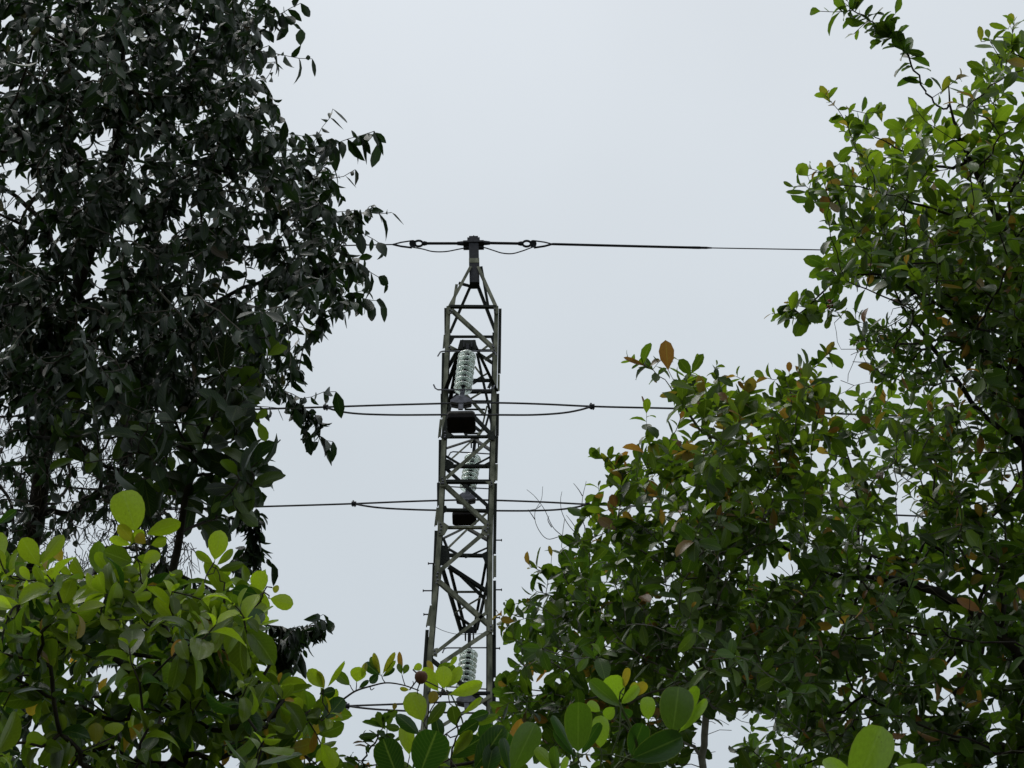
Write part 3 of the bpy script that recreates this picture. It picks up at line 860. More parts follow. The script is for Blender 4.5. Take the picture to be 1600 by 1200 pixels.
def leaf_mesh(shape, var, tone, mat):
    """shared mesh data for single leaves"""
    key = (shape, var, tone, mat)
    if key not in _cache:
        vs, fs, uv = SHAPES[shape][var % len(SHAPES[shape])]
        me = bpy.data.meshes.new('leaf')
        me.from_pydata([tuple(v) for v in vs], [], [tuple(f) for f in fs])
        me.polygons.foreach_set('use_smooth', [True] * len(fs))
        u = me.uv_layers.new(name='UVMap')
        u.data.foreach_set('uv', uv[fs.ravel()].ravel())
        at_ = me.color_attributes.new('leaf_tone', 'FLOAT_COLOR', 'POINT')
        at_.data.foreach_set('color', np.tile([*tone, 1.0], (len(vs), 1)).ravel())
        me.materials.append(M[mat])
        _cache[key] = me
    return _cache[key]


def quant(tone):
    return (round(tone[0] * 5) / 5, round(tone[1] * 3) / 3, round(tone[2] * 3) / 3)


def unit(v):
    return v / (np.linalg.norm(v) + 1e-9)


class Plant:
    def __init__(self, name, label, cat, base, shape, mat, bark, group=None, twigmat='twig'):
        self.root = empty(name, base, label, cat, group)
        self.base = np.array(base, float)
        self.shape, self.mat, self.bark, self.twigmat = shape, mat, bark, twigmat
        self.pos, self.par, self.plen, self.fixr = [self.base], [-1], [0.0], [0.0]
        self.leaves = []                      # base, axis, normal, length, widthscale, tone, shape, hero
        self.ntip = {}
        self.virt = []

    # ---- skeleton
    def node(self, p, parent, fix=0.0):
        self.pos.append(np.array(p, float))
        self.par.append(parent)
        self.plen.append(self.plen[parent] + float(np.linalg.norm(self.pos[-1] - self.pos[parent])))
        self.fixr.append(fix)
        return len(self.pos) - 1

    def limb(self, pts, r0, r1, start=None, n=5, taper=True):
        """a trunk or limb through given points (px, py, distance), thickness in metres"""
        P = [np.array(at(*p)) if len(p) == 3 and p[2] > 0.5 else np.array(p) for p in pts]
        if start is None:
            d = [np.linalg.norm(q - P[0]) for q in self.pos]
            start = int(np.argmin(d))
        P = [self.pos[start]] + P
        C = catmull([Vector(p) for p in P], n)[1:]
        k = start
        ids = []
        for i, c in enumerate(C):
            f = i / max(1, len(C) - 1)
            k = self.node(np.array(c) + rng.normal(0, 0.004, 3), k, (r0 + (r1 - r0) * f) * (1 - .65 * f ** 3 if taper else 1))
            ids.append(k)
        return ids

    def attach(self, tip, tdir, bias=0.22, start_frac=0.0):
        A = np.array(self.pos)
        L = np.array(self.plen)
        dv = tip - A
        d = np.linalg.norm(dv, axis=1)
        cost = d + bias * L
        # prefer joints from which the twig runs with its own direction
        cos = (dv @ tdir) / (d + 1e-6)
        cost += 0.22 * d * (1 - cos)
        cost[0] += 5
        j = int(np.argmin(cost))
        p0 = self.pos[j]
        dist = float(d[j])
        pp = self.par[j]
        pd = unit(p0 - self.pos[pp]) if pp >= 0 else tdir
        n = int(max(2, min(14, round(dist / 0.055))))
        t0 = unit(unit(tip - p0) + 0.5 * pd) * dist
        t1 = unit(tdir + 0.4 * unit(tip - p0)) * dist
        k = j
        path = []
        for i in range(1, n + 1):
            s = i / n
            h00, h10 = 2 * s ** 3 - 3 * s * s + 1, s ** 3 - 2 * s * s + s
            h01, h11 = -2 * s ** 3 + 3 * s * s, s ** 3 - s * s
            q = h00 * p0 + h10 * t0 * 0.7 + h01 * tip + h11 * t1 * 0.7
            if i < n: q = q + rng.normal(0, 0.006, 3)
            k = self.node(q, k)
            path.append(k)
        return path

    # ---- leaves
    def leaf(self, base, axis, normal, length, tone, ws=1.0, shape=None, hero=False):
        axis = unit(np.asarray(axis, float))
        normal = np.asarray(normal, float)
        normal = normal - axis * float(normal @ axis)
        if np.linalg.norm(normal) < 1e-3:
            normal = np.cross(axis, (0.3, 0.5, 0.8))
        self.leaves.append((np.asarray(base, float), axis, unit(normal), length, ws, tone, shape or self.shape, hero))

    def hero(self, bpx, tpx, w, d, tone='g', dd=0.0, tilt=None, shape=None):
        """one leaf the photograph shows singly: stalk end, tip, breadth"""
        a, b = np.array(at(bpx[0], bpx[1], d)), np.array(at(tpx[0], tpx[1], d + dd))
        L = float(np.linalg.norm(b - a))
        sh = shape or self.shape
        wl = {'dark': .44, 'green': .5, 'bush': .52, 'thick': .61, 'slim': .36}[sh]
        wm = w * d / FPX
        n = np.array(-ray(*bpx)) * (1 if random.random() < .5 else -1)
        tl = tilt if tilt is not None else random.uniform(-.35, .35)
        ax = unit(b - a)
        n = n + np.cross(ax, n) * tl
        tn = TONES[tone]
        tn = (tn[0], min(1, max(0, tn[1] + random.uniform(-.12, .12))), tn[2])
        self.leaf(a, ax, n, L, tn, wm / (wl * L), sh, True)

    def back(self, path, run):
        """nodes of the last run metres before the twig's tip"""
        ids = [path[-1]]
        L = 0.0
        while (L < run or len(ids) < 3) and self.par[ids[-1]] > 0:
            k = self.par[ids[-1]]
            L += float(np.linalg.norm(self.pos[ids[-1]] - self.pos[k]))
            ids.append(k)
        return ids[::-1]

    def bare(self, n, x0, x1, y0, y1, d, sd):
        for _ in range(n):
            self.attach(np.array(at(rng.uniform(x0, x1), rng.uniform(y0, y1), rng.normal(d, sd))), unit(rng.normal(0, 1, 3) + np.array((0, 0, .4))))

    def pendant(self, path, size, n, p):
        """twig with two ranks of hanging leaves"""
        ids = self.back(path, p.get('run', .30))
        for k in range(n):
            f = 1 - k / n * 0.95
            x = f * (len(ids) - 1)
            i = int(min(len(ids) - 2, math.floor(x)))
            a, b = self.pos[ids[i]], self.pos[ids[i + 1]]
            q = a + (b - a) * (x - i)
            t = unit(b - a)
            side = unit(np.cross(t, (0, 0, 1.0)))
            s = 1 if k % 2 else -1
            ax = side * s * rng.uniform(.15, .75) + t * rng.uniform(.0, .55) + np.array((0, 0, -1)) * rng.uniform(.35, 1.2)
            nm = t * rng.normal(.3, .6) + side * rng.normal(0, .7) + np.array((0, 0, 1)) * rng.uniform(.1, .9)
            yv = p.get('young', 0.1)
            tn = (max(0, rng.normal(yv, .12)), rng.uniform(.1, .9), 0.6 if rng.random() < p.get('red', 0) else 0.0)
            self.leaf(q, ax, nm, size * rng.uniform(.5, 1.2), tn, rng.uniform(.85, 1.15))

    def whorl(self, path, size, n, p):
        """upright shoot: leaves spiral round the last part of the twig"""
        ids = self.back(path, p.get('run', size * 1.15))
        ang = rng.uniform(0, 6.28)
        yv, rv = p.get('young', .3), p.get('red', .1)
        for k in range(n):
            f = 1 - (k / n) ** 1.1 * 0.95
            x = f * (len(ids) - 1)
            i = int(min(len(ids) - 2, math.floor(x)))
            a, b = self.pos[ids[i]], self.pos[ids[i + 1]]
            q = a + (b - a) * (x - i)
            t = unit(b - a)
            u = unit(np.cross(t, (0.3, 0.2, 0.9)))
            v = np.cross(t, u)
            ang += 2.4 + rng.normal(0, .2)
            rad = u * math.cos(ang) + v * math.sin(ang)
            open_ = min(1.0, .25 + k / n * p.get('open', 1.1))
            ax = t * (1.15 - open_) + rad * (0.35 + .75 * open_) + np.array((0, 0, 1)) * rng.normal(.22 - .3 * open_, .25)
            nm = t * 1.0 + np.array((0, 0, .7)) - rad * .3 + rng.normal(0, .25, 3)
            fresh = max(0, 1 - k / max(1.0, n * .55))
            tone = (float(np.clip(fresh * yv * 1.6 * rng.uniform(.5, 1.2) + rng.normal(yv * .35, .12), 0, 1)), rng.uniform(.1, .95),
                    float(rng.uniform(.5, 1)) if rng.random() < rv * (0.35 + 1.4 * fresh) else 0.0)
            sz = size * rng.uniform(.48, 1.2) * (.62 if k < 2 else 1.0)
            self.leaf(q, ax, nm, sz, tone, rng.uniform(.85, 1.15))

    def crown(self, regions, mode, size, nleaf):
        tips = []
        for rg in regions:
            poly = np.array(rg['poly'], float)
            lo, hi = poly.min(0), poly.max(0)
            got = []
            tries = 0
            md = rg.get('md', 14)
            while len(got) < rg['n'] and tries < rg['n'] * 60:
                tries += 1
                q = lo + (hi - lo) * rng.random(2)
                if not inside(poly, q): continue
                if any(((q[0] - h[0]) / h[2]) ** 2 + ((q[1] - h[1]) / h[3]) ** 2 < 1 for h in rg.get('holes', ())): continue
                d = rng.normal(rg['d'], rg.get('sd', .5))
                if got and tries < rg['n'] * 40:
                    g_ = np.array(got)
                    if np.min(np.hypot(g_[:, 0] - q[0], g_[:, 1] - q[1]) + 40 * np.abs(g_[:, 2] - d)) < md: continue
                got.append((q[0], q[1], d))
            for q in got:
                tips.append((np.array(at(*q)), rg))
        core = self.core
        tips.sort(key=lambda z: float(np.min(np.linalg.norm(core - z[0], axis=1))))
        cen = core.mean(0)
        for tip, rg in tips:
            out = tip - cen
            out[2] *= .5
            out = unit(out)
            if mode == 'pendant':
                td = unit(out * np.array((1, .6, 1)) + rng.normal(0, .45, 3) + np.array((0, 0, rng.uniform(-.25, .45))))
            else:
                td = unit(out * .55 + rng.normal(0, .4, 3) + np.array((0, 0, rng.uniform(.2, 1.1))))
            path = self.attach(tip, td)
            self.ntip[path[-1]] = 1
            if rng.random() < rg.get('bare', 0): continue
            n = int(round(rng.uniform(*rg.get('nl', nleaf))))
            getattr(self, mode)(path, size * rg.get('ls', 1.0), n, rg)

    def shoot(self, px, py, d, direc, length, size, n, p, mode='whorl'):
        """one chosen shoot"""
        tip = np.array(at(px, py, d))
        td = unit(np.array(direc, float))
        path = self.attach(tip, td)
        self.ntip[path[-1]] = 1
        getattr(self, mode)(path, size, n, p)
        return path

    def stem(self, pts, r0, r1, mat=None, name='stem'):
        P = catmull([at(*p) for p in pts], 6)
        self.virt += [np.array(q) for q in P]
        n = len(P)
        mb = MB()
        mb.tube(P, [r0 + (r1 - r0) * i / (n - 1) for i in range(n)], 6)
        return mb.build(name, M[mat or self.twigmat], self.root, True)

    # ---- meshes
    def finish(self, nsingle=300, tw=0.0014, expo=0.42, nbranch=14, trunk_r=None):
        for b, ax, nm, L, ws, tn, sh, hero in list(self.leaves):
            if not hero: continue
            if self.virt and min(np.linalg.norm(np.array(self.virt) - b, axis=1)) < .035: continue
            near = float(np.min(np.linalg.norm(np.array(self.pos) - b, axis=1)))
            if near < .012: continue
            self.attach(b, unit(ax + np.array((0, 0, .3))), .05)
        n = len(self.pos)
        cnt = np.zeros(n)
        for k in self.ntip: cnt[k] = 1
        kids = [[] for _ in range(n)]
        for i in range(n - 1, 0, -1):
            cnt[self.par[i]] += max(cnt[i], 0)
            kids[self.par[i]].append(i)
        rad = tw * np.maximum(cnt, 1) ** expo
        rad = np.maximum(rad, np.array(self.fixr))
        chains = []
        todo = [(0, None)]
        while todo:
            s, parent = todo.pop()
            ch = ([parent] if parent is not None else []) + [s]
            k = s
            while kids[k]:
                ks = sorted(kids[k], key=lambda c: -rad[c])
                for c in ks[1:]: todo.append((c, k))
                k = ks[0]
                ch.append(k)
            if len(ch) > 1: chains.append(ch)
        chains.sort(key=lambda c: -sum(rad[k] for k in c))
        rest = MB()
        nb = 0
        for i, ch in enumerate(chains):
            pts = [Vector(self.pos[k]) for k in ch]
            rr = [float(rad[k]) for k in ch]
            if len(ch) > 1 and i > 0: rr[0] = min(rr[0], rr[1] * 1.25)
            if i == 0:
                mb = MB()
                mb.tube(pts, rr, 10)
                mb.build('trunk', M[self.bark], self.root, True)
            elif nb < nbranch and rr[1] > tw * 2.2:
                mb = MB()
                mb.tube(pts, rr, 7)
                mb.build('branch', M[self.bark], self.root, True)
                nb += 1
            else:
                rest.tube(pts, rr, 4, False)
        if rest.v:
            tag(rest.build('twigs', M[self.twigmat], self.root, True), kind='stuff')
        # leaves: the ones that show largest are single objects
        lv = self.leaves
        camp = np.array(CAM)
        fwd = np.array(CAM_ROT @ Vector((0, 0, -1)))
        sc = []
        for b, ax, nm, L, ws, tn, sh, hero in lv:
            mid = b + ax * L * .5
            v = mid - camp
            dist = np.linalg.norm(v)
            loc = CAM_ROT.transposed() @ Vector(v)
            px, py = PW / 2 - FPX * loc.x / loc.z, PH / 2 + FPX * loc.y / loc.z
            vis = -10 <= px <= 1610 and -10 <= py <= 1210
            sc.append((100 if hero else 0) + (1.0 if vis else 0) * L / dist * (0.5 + .5 * abs(float(nm @ unit(v)))) * (8.0 / dist))
        order = np.argsort(-np.array(sc)) if lv else []
        inv = Matrix.Translation(-Vector(self.root.location))
        for i in order[:nsingle]:
            b, ax, nm, L, ws, tn, sh, hero = lv[i]
            me = leaf_mesh(sh, int(rng.integers(0, 4)) if not hero else int(rng.integers(0, 2)) * 2, quant(tn), self.mat)
            o = bpy.data.objects.new('leaf', me)
            COL.objects.link(o)
            o.parent = self.root
            o.matrix_parent_inverse = inv
            sd_ = np.cross(ax, nm)
            mw = Matrix.Identity(4)
            for c, vec in enumerate((sd_ * L * ws, ax * L, nm * L)):
                for r_ in range(3): mw[r_][c] = float(vec[r_])
            for r_ in range(3): mw[r_][3] = float(b[r_])
            o.matrix_basis = mw
        rest_ids = list(order[nsingle:])
        if rest_ids:
            V, Fc, U, T = [], [], [], []
            off = 0
            for i in rest_ids:
                b, ax, nm, L, ws, tn, sh, hero = lv[i]
                vs, fs, uv = SHAPES[sh][int(rng.integers(0, len(SHAPES[sh])))]
                sd_ = np.cross(ax, nm)
                V.append(b + (vs[:, :1] * ws) * sd_ * L + vs[:, 1:2] * ax * L + vs[:, 2:] * nm * L)
                Fc.append(fs + off)
                U.append(uv[fs.ravel()])
                T.append(np.tile([*tn, 1.0], (len(vs), 1)))
                off += len(vs)
            V, Fc, U, T = map(np.concatenate, (V, Fc, U, T))
            me = bpy.data.meshes.new('foliage')
            me.vertices.add(len(V))
            me.vertices.foreach_set('co', V.ravel())
            me.loops.add(Fc.size)
            me.loops.foreach_set('vertex_index', Fc.ravel())
            me.polygons.add(len(Fc))
            me.polygons.foreach_set('loop_start', np.arange(0, Fc.size, 4))
            me.polygons.foreach_set('loop_total', np.full(len(Fc), 4))
            me.polygons.foreach_set('use_smooth', np.ones(len(Fc), bool))
            me.update()
            me.validate()
            u = me.uv_layers.new(name='UVMap')
            u.data.foreach_set('uv', U.ravel())
            a_ = me.color_attributes.new('leaf_tone', 'FLOAT_COLOR', 'POINT')
            a_.data.foreach_set('color', T.ravel())
            me.materials.append(M[self.mat])
            tag(link_mesh('foliage', me, self.root), kind='stuff')
        print(self.root.name, 'leaves', len(lv), 'nodes', n)


def inside(poly, q):
    x, y = q
    c = False
    j = len(poly) - 1
    for i in range(len(poly)):
        xi, yi = poly[i]
        xj, yj = poly[j]
        if (yi > y) != (yj > y) and x < (xj - xi) * (y - yi) / (yj - yi + 1e-12) + xi:
            c = not c
        j = i
    return c


def foot(px, py, d, z=-0.05):
    p = at(px, py, d)
    return (p.x, p.y, z)


# ------------------------------------------------------------------ dark drooping tree
D = 8.4
T = Plant('drooping_tree', 'tall dark tree with drooping leathery leaves towering over the bright green shrub', 'tree', foot(20, 1150, D + .3), 'dark', 'leaf_dark', 'bark_dark', twigmat='twig_pale')
tr = T.limb([(30, 1000, D + .3), (50, 850, D + .3), (72, 690, D + .2), (95, 560, D), (130, 420, D), (170, 280, D), (190, 120, D), (200, -60, D), (190, -300, D)], .034, .015)
core = [T.pos[i] for i in tr]
for lm in ([(150, 600, D), (260, 520, D - .2), (380, 450, D - .3), (480, 420, D - .4), (560, 410, D - .5)],
           [(170, 480, D), (270, 390, D + .2), (380, 335, D + .2), (490, 345, D + .1), (570, 330, D)],
           [(200, 330, D), (300, 270, D - .3), (400, 240, D - .3), (500, 230, D - .4)],
           [(120, 420, D), (60, 340, D + .4), (-40, 260, D + .6), (-160, 180, D + .8)],
           [(210, 180, D), (290, 110, D), (380, 70, D + .1), (440, 20, D + .2)],
           [(100, 540, D), (40, 520, D - .4), (-60, 470, D - .5), (-180, 440, D - .5)],
           [(180, 100, D), (100, 40, D - .4), (0, -20, D - .6)],
           [(100, 600, D), (190, 610, D + .4), (290, 590, D + .4), (400, 600, D + .3), (470, 620, D + .2)],
           [(80, 680, D + .2), (150, 720, D + .2), (240, 760, D + .2), (330, 800, D + .1), (400, 820, D)]):
    core += [T.pos[i] for i in T.limb(lm, .014, .004)]
T.core = np.array(core)
holesL = [(28, 292, 34, 40), (138, 432, 26, 20), (378, 420, 40, 22), (420, 346, 60, 11), (240, 395, 20, 12), (120, 85, 14, 12), (480, 380, 30, 8)]
T.crown([
    dict(poly=[(-60, -60), (425, -60), (430, 20), (420, 60), (445, 110), (420, 140), (450, 195), (500, 205), (530, 235), (520, 290), (560, 330), (570, 400), (575, 450),
               (565, 490), (520, 505), (480, 525), (478, 580), (420, 590), (350, 640), (250, 660), (120, 650), (-60, 600)], n=1650, d=D, sd=.9, md=9.5, holes=holesL, young=.05, red=.02),
    dict(poly=[(-320, -320), (440, -320), (430, -50), (-50, -50), (-50, 500), (-320, 500)], n=260, d=D, sd=.8, md=16),
    dict(poly=[(0, 430), (300, 450), (330, 600), (280, 680), (60, 660), (-20, 600)], n=110, d=D + .3, sd=.5, young=.3, red=.03),
    dict(poly=[(-40, 600), (150, 640), (300, 660), (330, 760), (250, 860), (120, 850), (-40, 870)], n=260, d=D + .3, sd=.6, md=8, bare=.2, nl=(3, 7)),
    dict(poly=[(455, 620), (500, 640), (510, 700), (470, 680)], n=8, d=D - .2, sd=.1, md=8),
    dict(poly=[(385, 790), (410, 800), (405, 835), (380, 830)], n=4, d=D, sd=.1, md=8),
    dict(poly=[(370, 850), (410, 865), (415, 890), (360, 890)], n=16, d=D, sd=.15, md=6),
    dict(poly=[(450, 985), (500, 965), (500, 990), (455, 1060), (420, 1080)], n=30, d=D, sd=.15, md=7),
    dict(poly=[(250, 880), (330, 900), (420, 1060), (430, 1180), (200, 1180), (180, 1000)], n=60, d=D + .4, sd=.4, md=12),
    dict(poly=[(-60, 860), (250, 870), (420, 1000), (420, 1210), (-60, 1210)], n=150, d=D + .4, sd=.5, md=12),
], 'pendant', .083, (7, 12))
for x, y, d, dx, dz in [(585, 205, D - .4, 1, .5), (590, 225, D - .3, 1, .1), (612, 332, D, 1, .1), (585, 320, D, 1, .25), (520, 170, D - .2, .8, .9), (600, 385, D - .4, 1, -.2), (603, 440, D - .5, 1, -.3),
                        (488, 92, D, 1, -.1), (470, 45, D + .2, 1, 0), (598, 470, D - .4, .8, -.5), (525, 612, D + .1, 1, -.3), (520, 690, D - .2, .9, -.6), (470, 5, D + .2, 1, .2), (505, 960, D, 1, -.3), (512, 968, D - .1, 1, -.5), (485, 990, D, .8, -.5), (470, 1020, D, .8, -.6), (425, 880, D, .9, -.4), (555, 265, D - .3, 1, 0)]:
    T.shoot(x, y, d, (dx, -.1, dz), .3, .108, 11, dict(young=.05), 'pendant')
# bare hanging twiglets in the shade under the crown
mb = MB()
for _ in range(1100):
    x, y = rng.uniform(-30, 300), rng.uniform(640, 900)
    p = np.array(at(x, y, D + rng.normal(.4, .4)))
    a = rng.uniform(-1, 1) * .5
    L = rng.uniform(.05, .20)
    q = p + np.array((a * L, rng.normal(0, .3) * L, -L * rng.uniform(.2, 1)))
    m = (p + q) / 2 + rng.normal(0, .015, 3)
    mb.tube([p, m, q], [.0022, .0018, .0012], 3, False)
tag(mb.build('hanging_twigs', M['twig'], T.root), kind='stuff')
for _ in range(90):
    x, y = rng.uniform(-40, 320), rng.uniform(650, 890)
    T.attach(np.array(at(x, y, D + rng.normal(.3, .4))), unit(rng.normal(0, 1, 3)))
T.finish(300, .0015, .43)

# pale climbing stem over the dark tree
LV = empty('liana', at(285, 505, D - .9), 'pale grey climbing stem curving through the dark drooping tree', 'vine')
mb = MB()
mb.tube(catmull([at(x, y, D - .9) for x, y in [(235, 440), (262, 470), (290, 500), (310, 525), (330, 550), (345, 568), (372, 575), (395, 577)]], 6), .0045, 6)
mb.build('vine_stem', M['bark_pale'], LV, True)

# ------------------------------------------------------------------ broad-leaved tree in the shade of the drooping tree
D = 7.4
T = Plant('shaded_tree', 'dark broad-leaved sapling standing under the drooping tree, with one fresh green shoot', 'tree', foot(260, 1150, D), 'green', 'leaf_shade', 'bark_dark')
tr = T.limb([(262, 1000, D), (275, 860, D), (300, 740, D), (330, 660, D), (370, 590, D)], .022, .006)
T.core = np.array([T.pos[i] for i in tr] + [T.pos[i] for i in T.limb([(340, 740, D), (400, 715, D - .1), (440, 690, D - .1)], .007, .003)]
                  + [T.pos[i] for i in T.limb([(250, 690, D), (200, 680, D + .1), (120, 690, D + .1)], .008, .003)])
T.crown([dict(poly=[(270, 590), (330, 560), (395, 560), (410, 610), (380, 640), (400, 690), (415, 770), (390, 800), (300, 820), (230, 780), (200, 680)], n=48, d=D, sd=.35, md=20, young=.02, red=0),
         dict(poly=[(60, 600), (200, 620), (220, 760), (120, 740)], n=10, d=D, sd=.3, md=22, young=.1, red=0)], 'whorl', .15, (4, 6))
for h in [((412, 560), (400, 505), 24, D - .2, 'm'), ((418, 556), (444, 522), 30, D - .25, 'g'), ((418, 556), (455, 533), 18, D - .3, 'l'), ((410, 560), (372, 520), 22, D - .2, 'g'),
          ((415, 562), (392, 541), 14, D - .3, 'l'), ((366, 700), (420, 735), 26, D - .1, 'm'), ((370, 785), (418, 775), 24, D, 'd'), ((355, 640), (400, 700), 26, D - .1, 'm'),
          ((405, 660), (415, 690), 16, D - .1, 'y'), ((400, 655), (418, 640), 14, D - .1, 'l'), ((300, 760), (262, 738), 22, D, 'd'), ((275, 790), (300, 755), 24, D, 'm')]:
    T.hero(*h)
T.finish(300, .0022, .45)

# ------------------------------------------------------------------ bright foreground shrub
D = 6.0
T = Plant('bright_shrub', 'bright yellow-green broad-leaved shrub filling the lower corner before the drooping tree', 'shrub', foot(270, 1210, D + .2), 'bush', 'leaf_bush', 'bark_dark')
tr = T.limb([(285, 1180, D + .1), (290, 1090, D), (265, 1000, D), (230, 930, D), (215, 870, D)], .014, .005)
core = [T.pos[i] for i in tr]
for lm in ([(300, 1050, D), (345, 990, D), (350, 920, D), (335, 885, D)], [(230, 1060, D), (150, 1010, D), (90, 960, D), (62, 900, D)], [(200, 1120, D), (110, 1100, D - .1), (20, 1060, D - .1)],
           [(360, 1090, D), (430, 1030, D), (440, 980, D)], [(340, 1140, D), (430, 1120, D - .1), (500, 1110, D - .1)]):
    core += [T.pos[i] for i in T.limb(lm, .008, .0035)]
T.core = np.array(core)
T.crown([
    dict(poly=[(-40, 850), (20, 860), (70, 880), (110, 890), (160, 900), (190, 870), (240, 890), (290, 900), (330, 890), (370, 900), (430, 935), (445, 965), (420, 1000), (300, 990), (-40, 1000)], n=66, d=D, sd=.35, md=21, young=.60, red=.04),
    dict(poly=[(-40, 980), (420, 990), (430, 1040), (440, 1110), (400, 1220), (-40, 1220)], n=100, d=D + .1, sd=.45, md=19, young=.26, red=.02, holes=[(195, 1085, 24, 26), (310, 1150, 16, 22), (395, 1105, 18, 22)]),
    dict(poly=[(-200, 900), (-40, 870), (-40, 1220), (-200, 1220)], n=30, d=D, sd=.4, md=22, young=.4),
    dict(poly=[(420, 1050), (470, 1060), (510, 1065), (520, 1100), (500, 1210), (400, 1210)], n=22, d=D + .1, sd=.25, md=18, young=.5, red=.15, ls=.8),
    dict(poly=[(-40, 1200), (520, 1200), (520, 1330), (-40, 1330)], n=40, d=D + .1, sd=.4, md=22, young=.2),
], 'whorl', .122, (6, 9))
for h in [((213, 832), (192, 764), 56, D - .15, 'l', 0, .1, 'thick'), ((226, 836), (284, 814), 28, D - .15, 'l'), ((212, 850), (185, 818), 20, D - .15, 'p'), ((206, 852), (170, 840), 16, D - .15, 'y'), ((205, 850), (222, 826), 18, D - .15, 'y'),
          ((228, 850), (212, 835), 20, D - .2, 'o'), ((235, 852), (262, 843), 20, D - .15, 'l'), ((210, 880), (160, 862), 34, D - .12, 'g'), ((222, 880), (250, 862), 24, D - .15, 'y'),
          ((335, 878), (346, 827), 31, D - .2, 'y', 0, .1), ((334, 880), (304, 862), 15, D - .2, 'l'), ((338, 884), (366, 858), 14, D - .25, 'l'), ((338, 892), (382, 880), 14, D - .25, 'g'),
          ((412, 925), (400, 891), 31, D - .2, 'y', 0, .1), ((420, 935), (460, 942), 26, D - .2, 'y'), ((405, 930), (362, 920), 24, D - .25, 'm'), ((425, 918), (436, 922), 14, D - .2, 'p'),
          ((98, 880), (82, 850), 20, D - .2, 'o', 0, .1), ((62, 885), (32, 840), 34, D - .3, 'l'), ((66, 880), (98, 833), 22, D - .3, 'l'), ((10, 890), (-20, 862), 30, D - .2, 'l'), ((-5, 820), (28, 798), 14, D - .3, 'm'),
          ((330, 970), (345, 938), 34, D - .3, 'l'), ((305, 960), (290, 935), 26, D - .3, 'l'), ((180, 1150), (178, 1128), 30, D - .3, 'y'), ((110, 1010), (112, 1000), 22, D - .3, 'y'),
          ((95, 1015), (66, 1006), 20, D - .3, 'l'), ((112, 1020), (142, 1008), 16, D - .3, 'y'), ((150, 1165), (150, 1128), 24, D - .3, 'p'), ((215, 1110), (213, 1065), 30, D - .2, 'g'),
          ((505, 1076), (480, 1046), 22, D - .2, 'y', 0, .2), ((510, 1077), (534, 1029), 10, D - .2, 'l', 0, .6), ((507, 1078), (497, 1047), 12, D - .2, 'p'), ((500, 1085), (525, 1080), 20, D - .2, 'm'),
          ((465, 1120), (463, 1088), 24, D - .2, 'y'), ((470, 1140), (430, 1150), 22, D - .2, 'g'), ((480, 1130), (500, 1105), 18, D - .2, 'g')]:
    T.hero(*h)
# the sprig that arches out in front of the pylon
T.stem([(500, 1125, D), (520, 1105, D - .1), (540, 1090, D - .15), (555, 1080, D - .15), (580, 1072, D - .15), (603, 1067, D - .15), (628, 1070, D - .15), (655, 1079, D - .15)], .0040, .0020, 'twig', 'branch')
for q in ([(553, 1081, D - .15), (549, 1075, D - .15), (547, 1070, D - .15)], [(556, 1080, D - .15), (557, 1072, D - .15), (557, 1066, D - .15)], [(602, 1067, D - .15), (598, 1061, D - .15), (596, 1054, D - .15)],
          [(633, 1071, D - .15), (630, 1062, D - .15), (628, 1054, D - .15)], [(644, 1074, D - .15), (646, 1068, D - .15), (645, 1064, D - .15)], [(578, 1073, D - .15), (580, 1078, D - .15), (585, 1075, D - .15)]):
    T.stem(q, .0016, .0012, 'twig')
for h in [((557, 1067), (561, 1041), 25, D - .15, 'y', 0, .1), ((548, 1072), (523, 1049), 19, D - .15, 'g', 0, .1), ((565, 1060), (572, 1034), 10, D - .15, 'p'), ((560, 1076), (577, 1063), 8, D - .15, 'd'),
          ((595, 1055), (582, 1019), 11, D - .15, 'p', 0, .2), ((597, 1055), (616, 1017), 10, D - .15, 'p', 0, .2), ((595, 1056), (570, 1034), 17, D - .15, 'm'), ((600, 1056), (618, 1031), 7, D - .15, 'l'),
          ((597, 1058), (617, 1043), 9, D - .15, 'd'), ((592, 1052), (578, 1068), 13, D - .17, 'm'), ((590, 1048), (580, 1025), 12, D - .15, 'g'),
          ((628, 1053), (623, 1017), 9, D - .15, 'r', 0, .1), ((628, 1054), (622, 1036), 10, D - .17, 'g', 0, .1), ((630, 1054), (638, 1038), 10, D - .17, 'g', 0, .1)]:
    T.hero(*h, shape='bush')
T.finish(300, .0022, .42)

# ------------------------------------------------------------------ foreground shoots at the bottom centre
D = 5.6
T = Plant('young_shrub', 'leafy yellow-green shrub shoots standing before the foot of the visible pylon', 'shrub', foot(700, 1260, D), 'bush', 'leaf_bush', 'bark_dark')
tr = T.limb([(700, 1215, D), (706, 1180, D), (712, 1140, D), (705, 1100, D), (692, 1078, D)], .005, .002)
T.core = np.array([T.pos[i] for i in tr] + [T.pos[i] for i in T.limb([(720, 1160, D), (728, 1130, D)], .003, .002)])
T.crown([dict(poly=[(620, 1180), (680, 1150), (760, 1150), (800, 1170), (810, 1260), (600, 1260)], n=12, d=D + .15, sd=.12, md=18, young=.2)], 'whorl', .11, (5, 8))
T.stem([(662, 1200, D), (663, 1160, D), (662, 1128, D)], .002, .0014, 'greystem')
T.stem([(728, 1160, D - .1), (722, 1125, D - .1), (712, 1100, D - .1), (702, 1082, D - .1), (697, 1078, D - .1)], .0024, .0020, 'greystem')
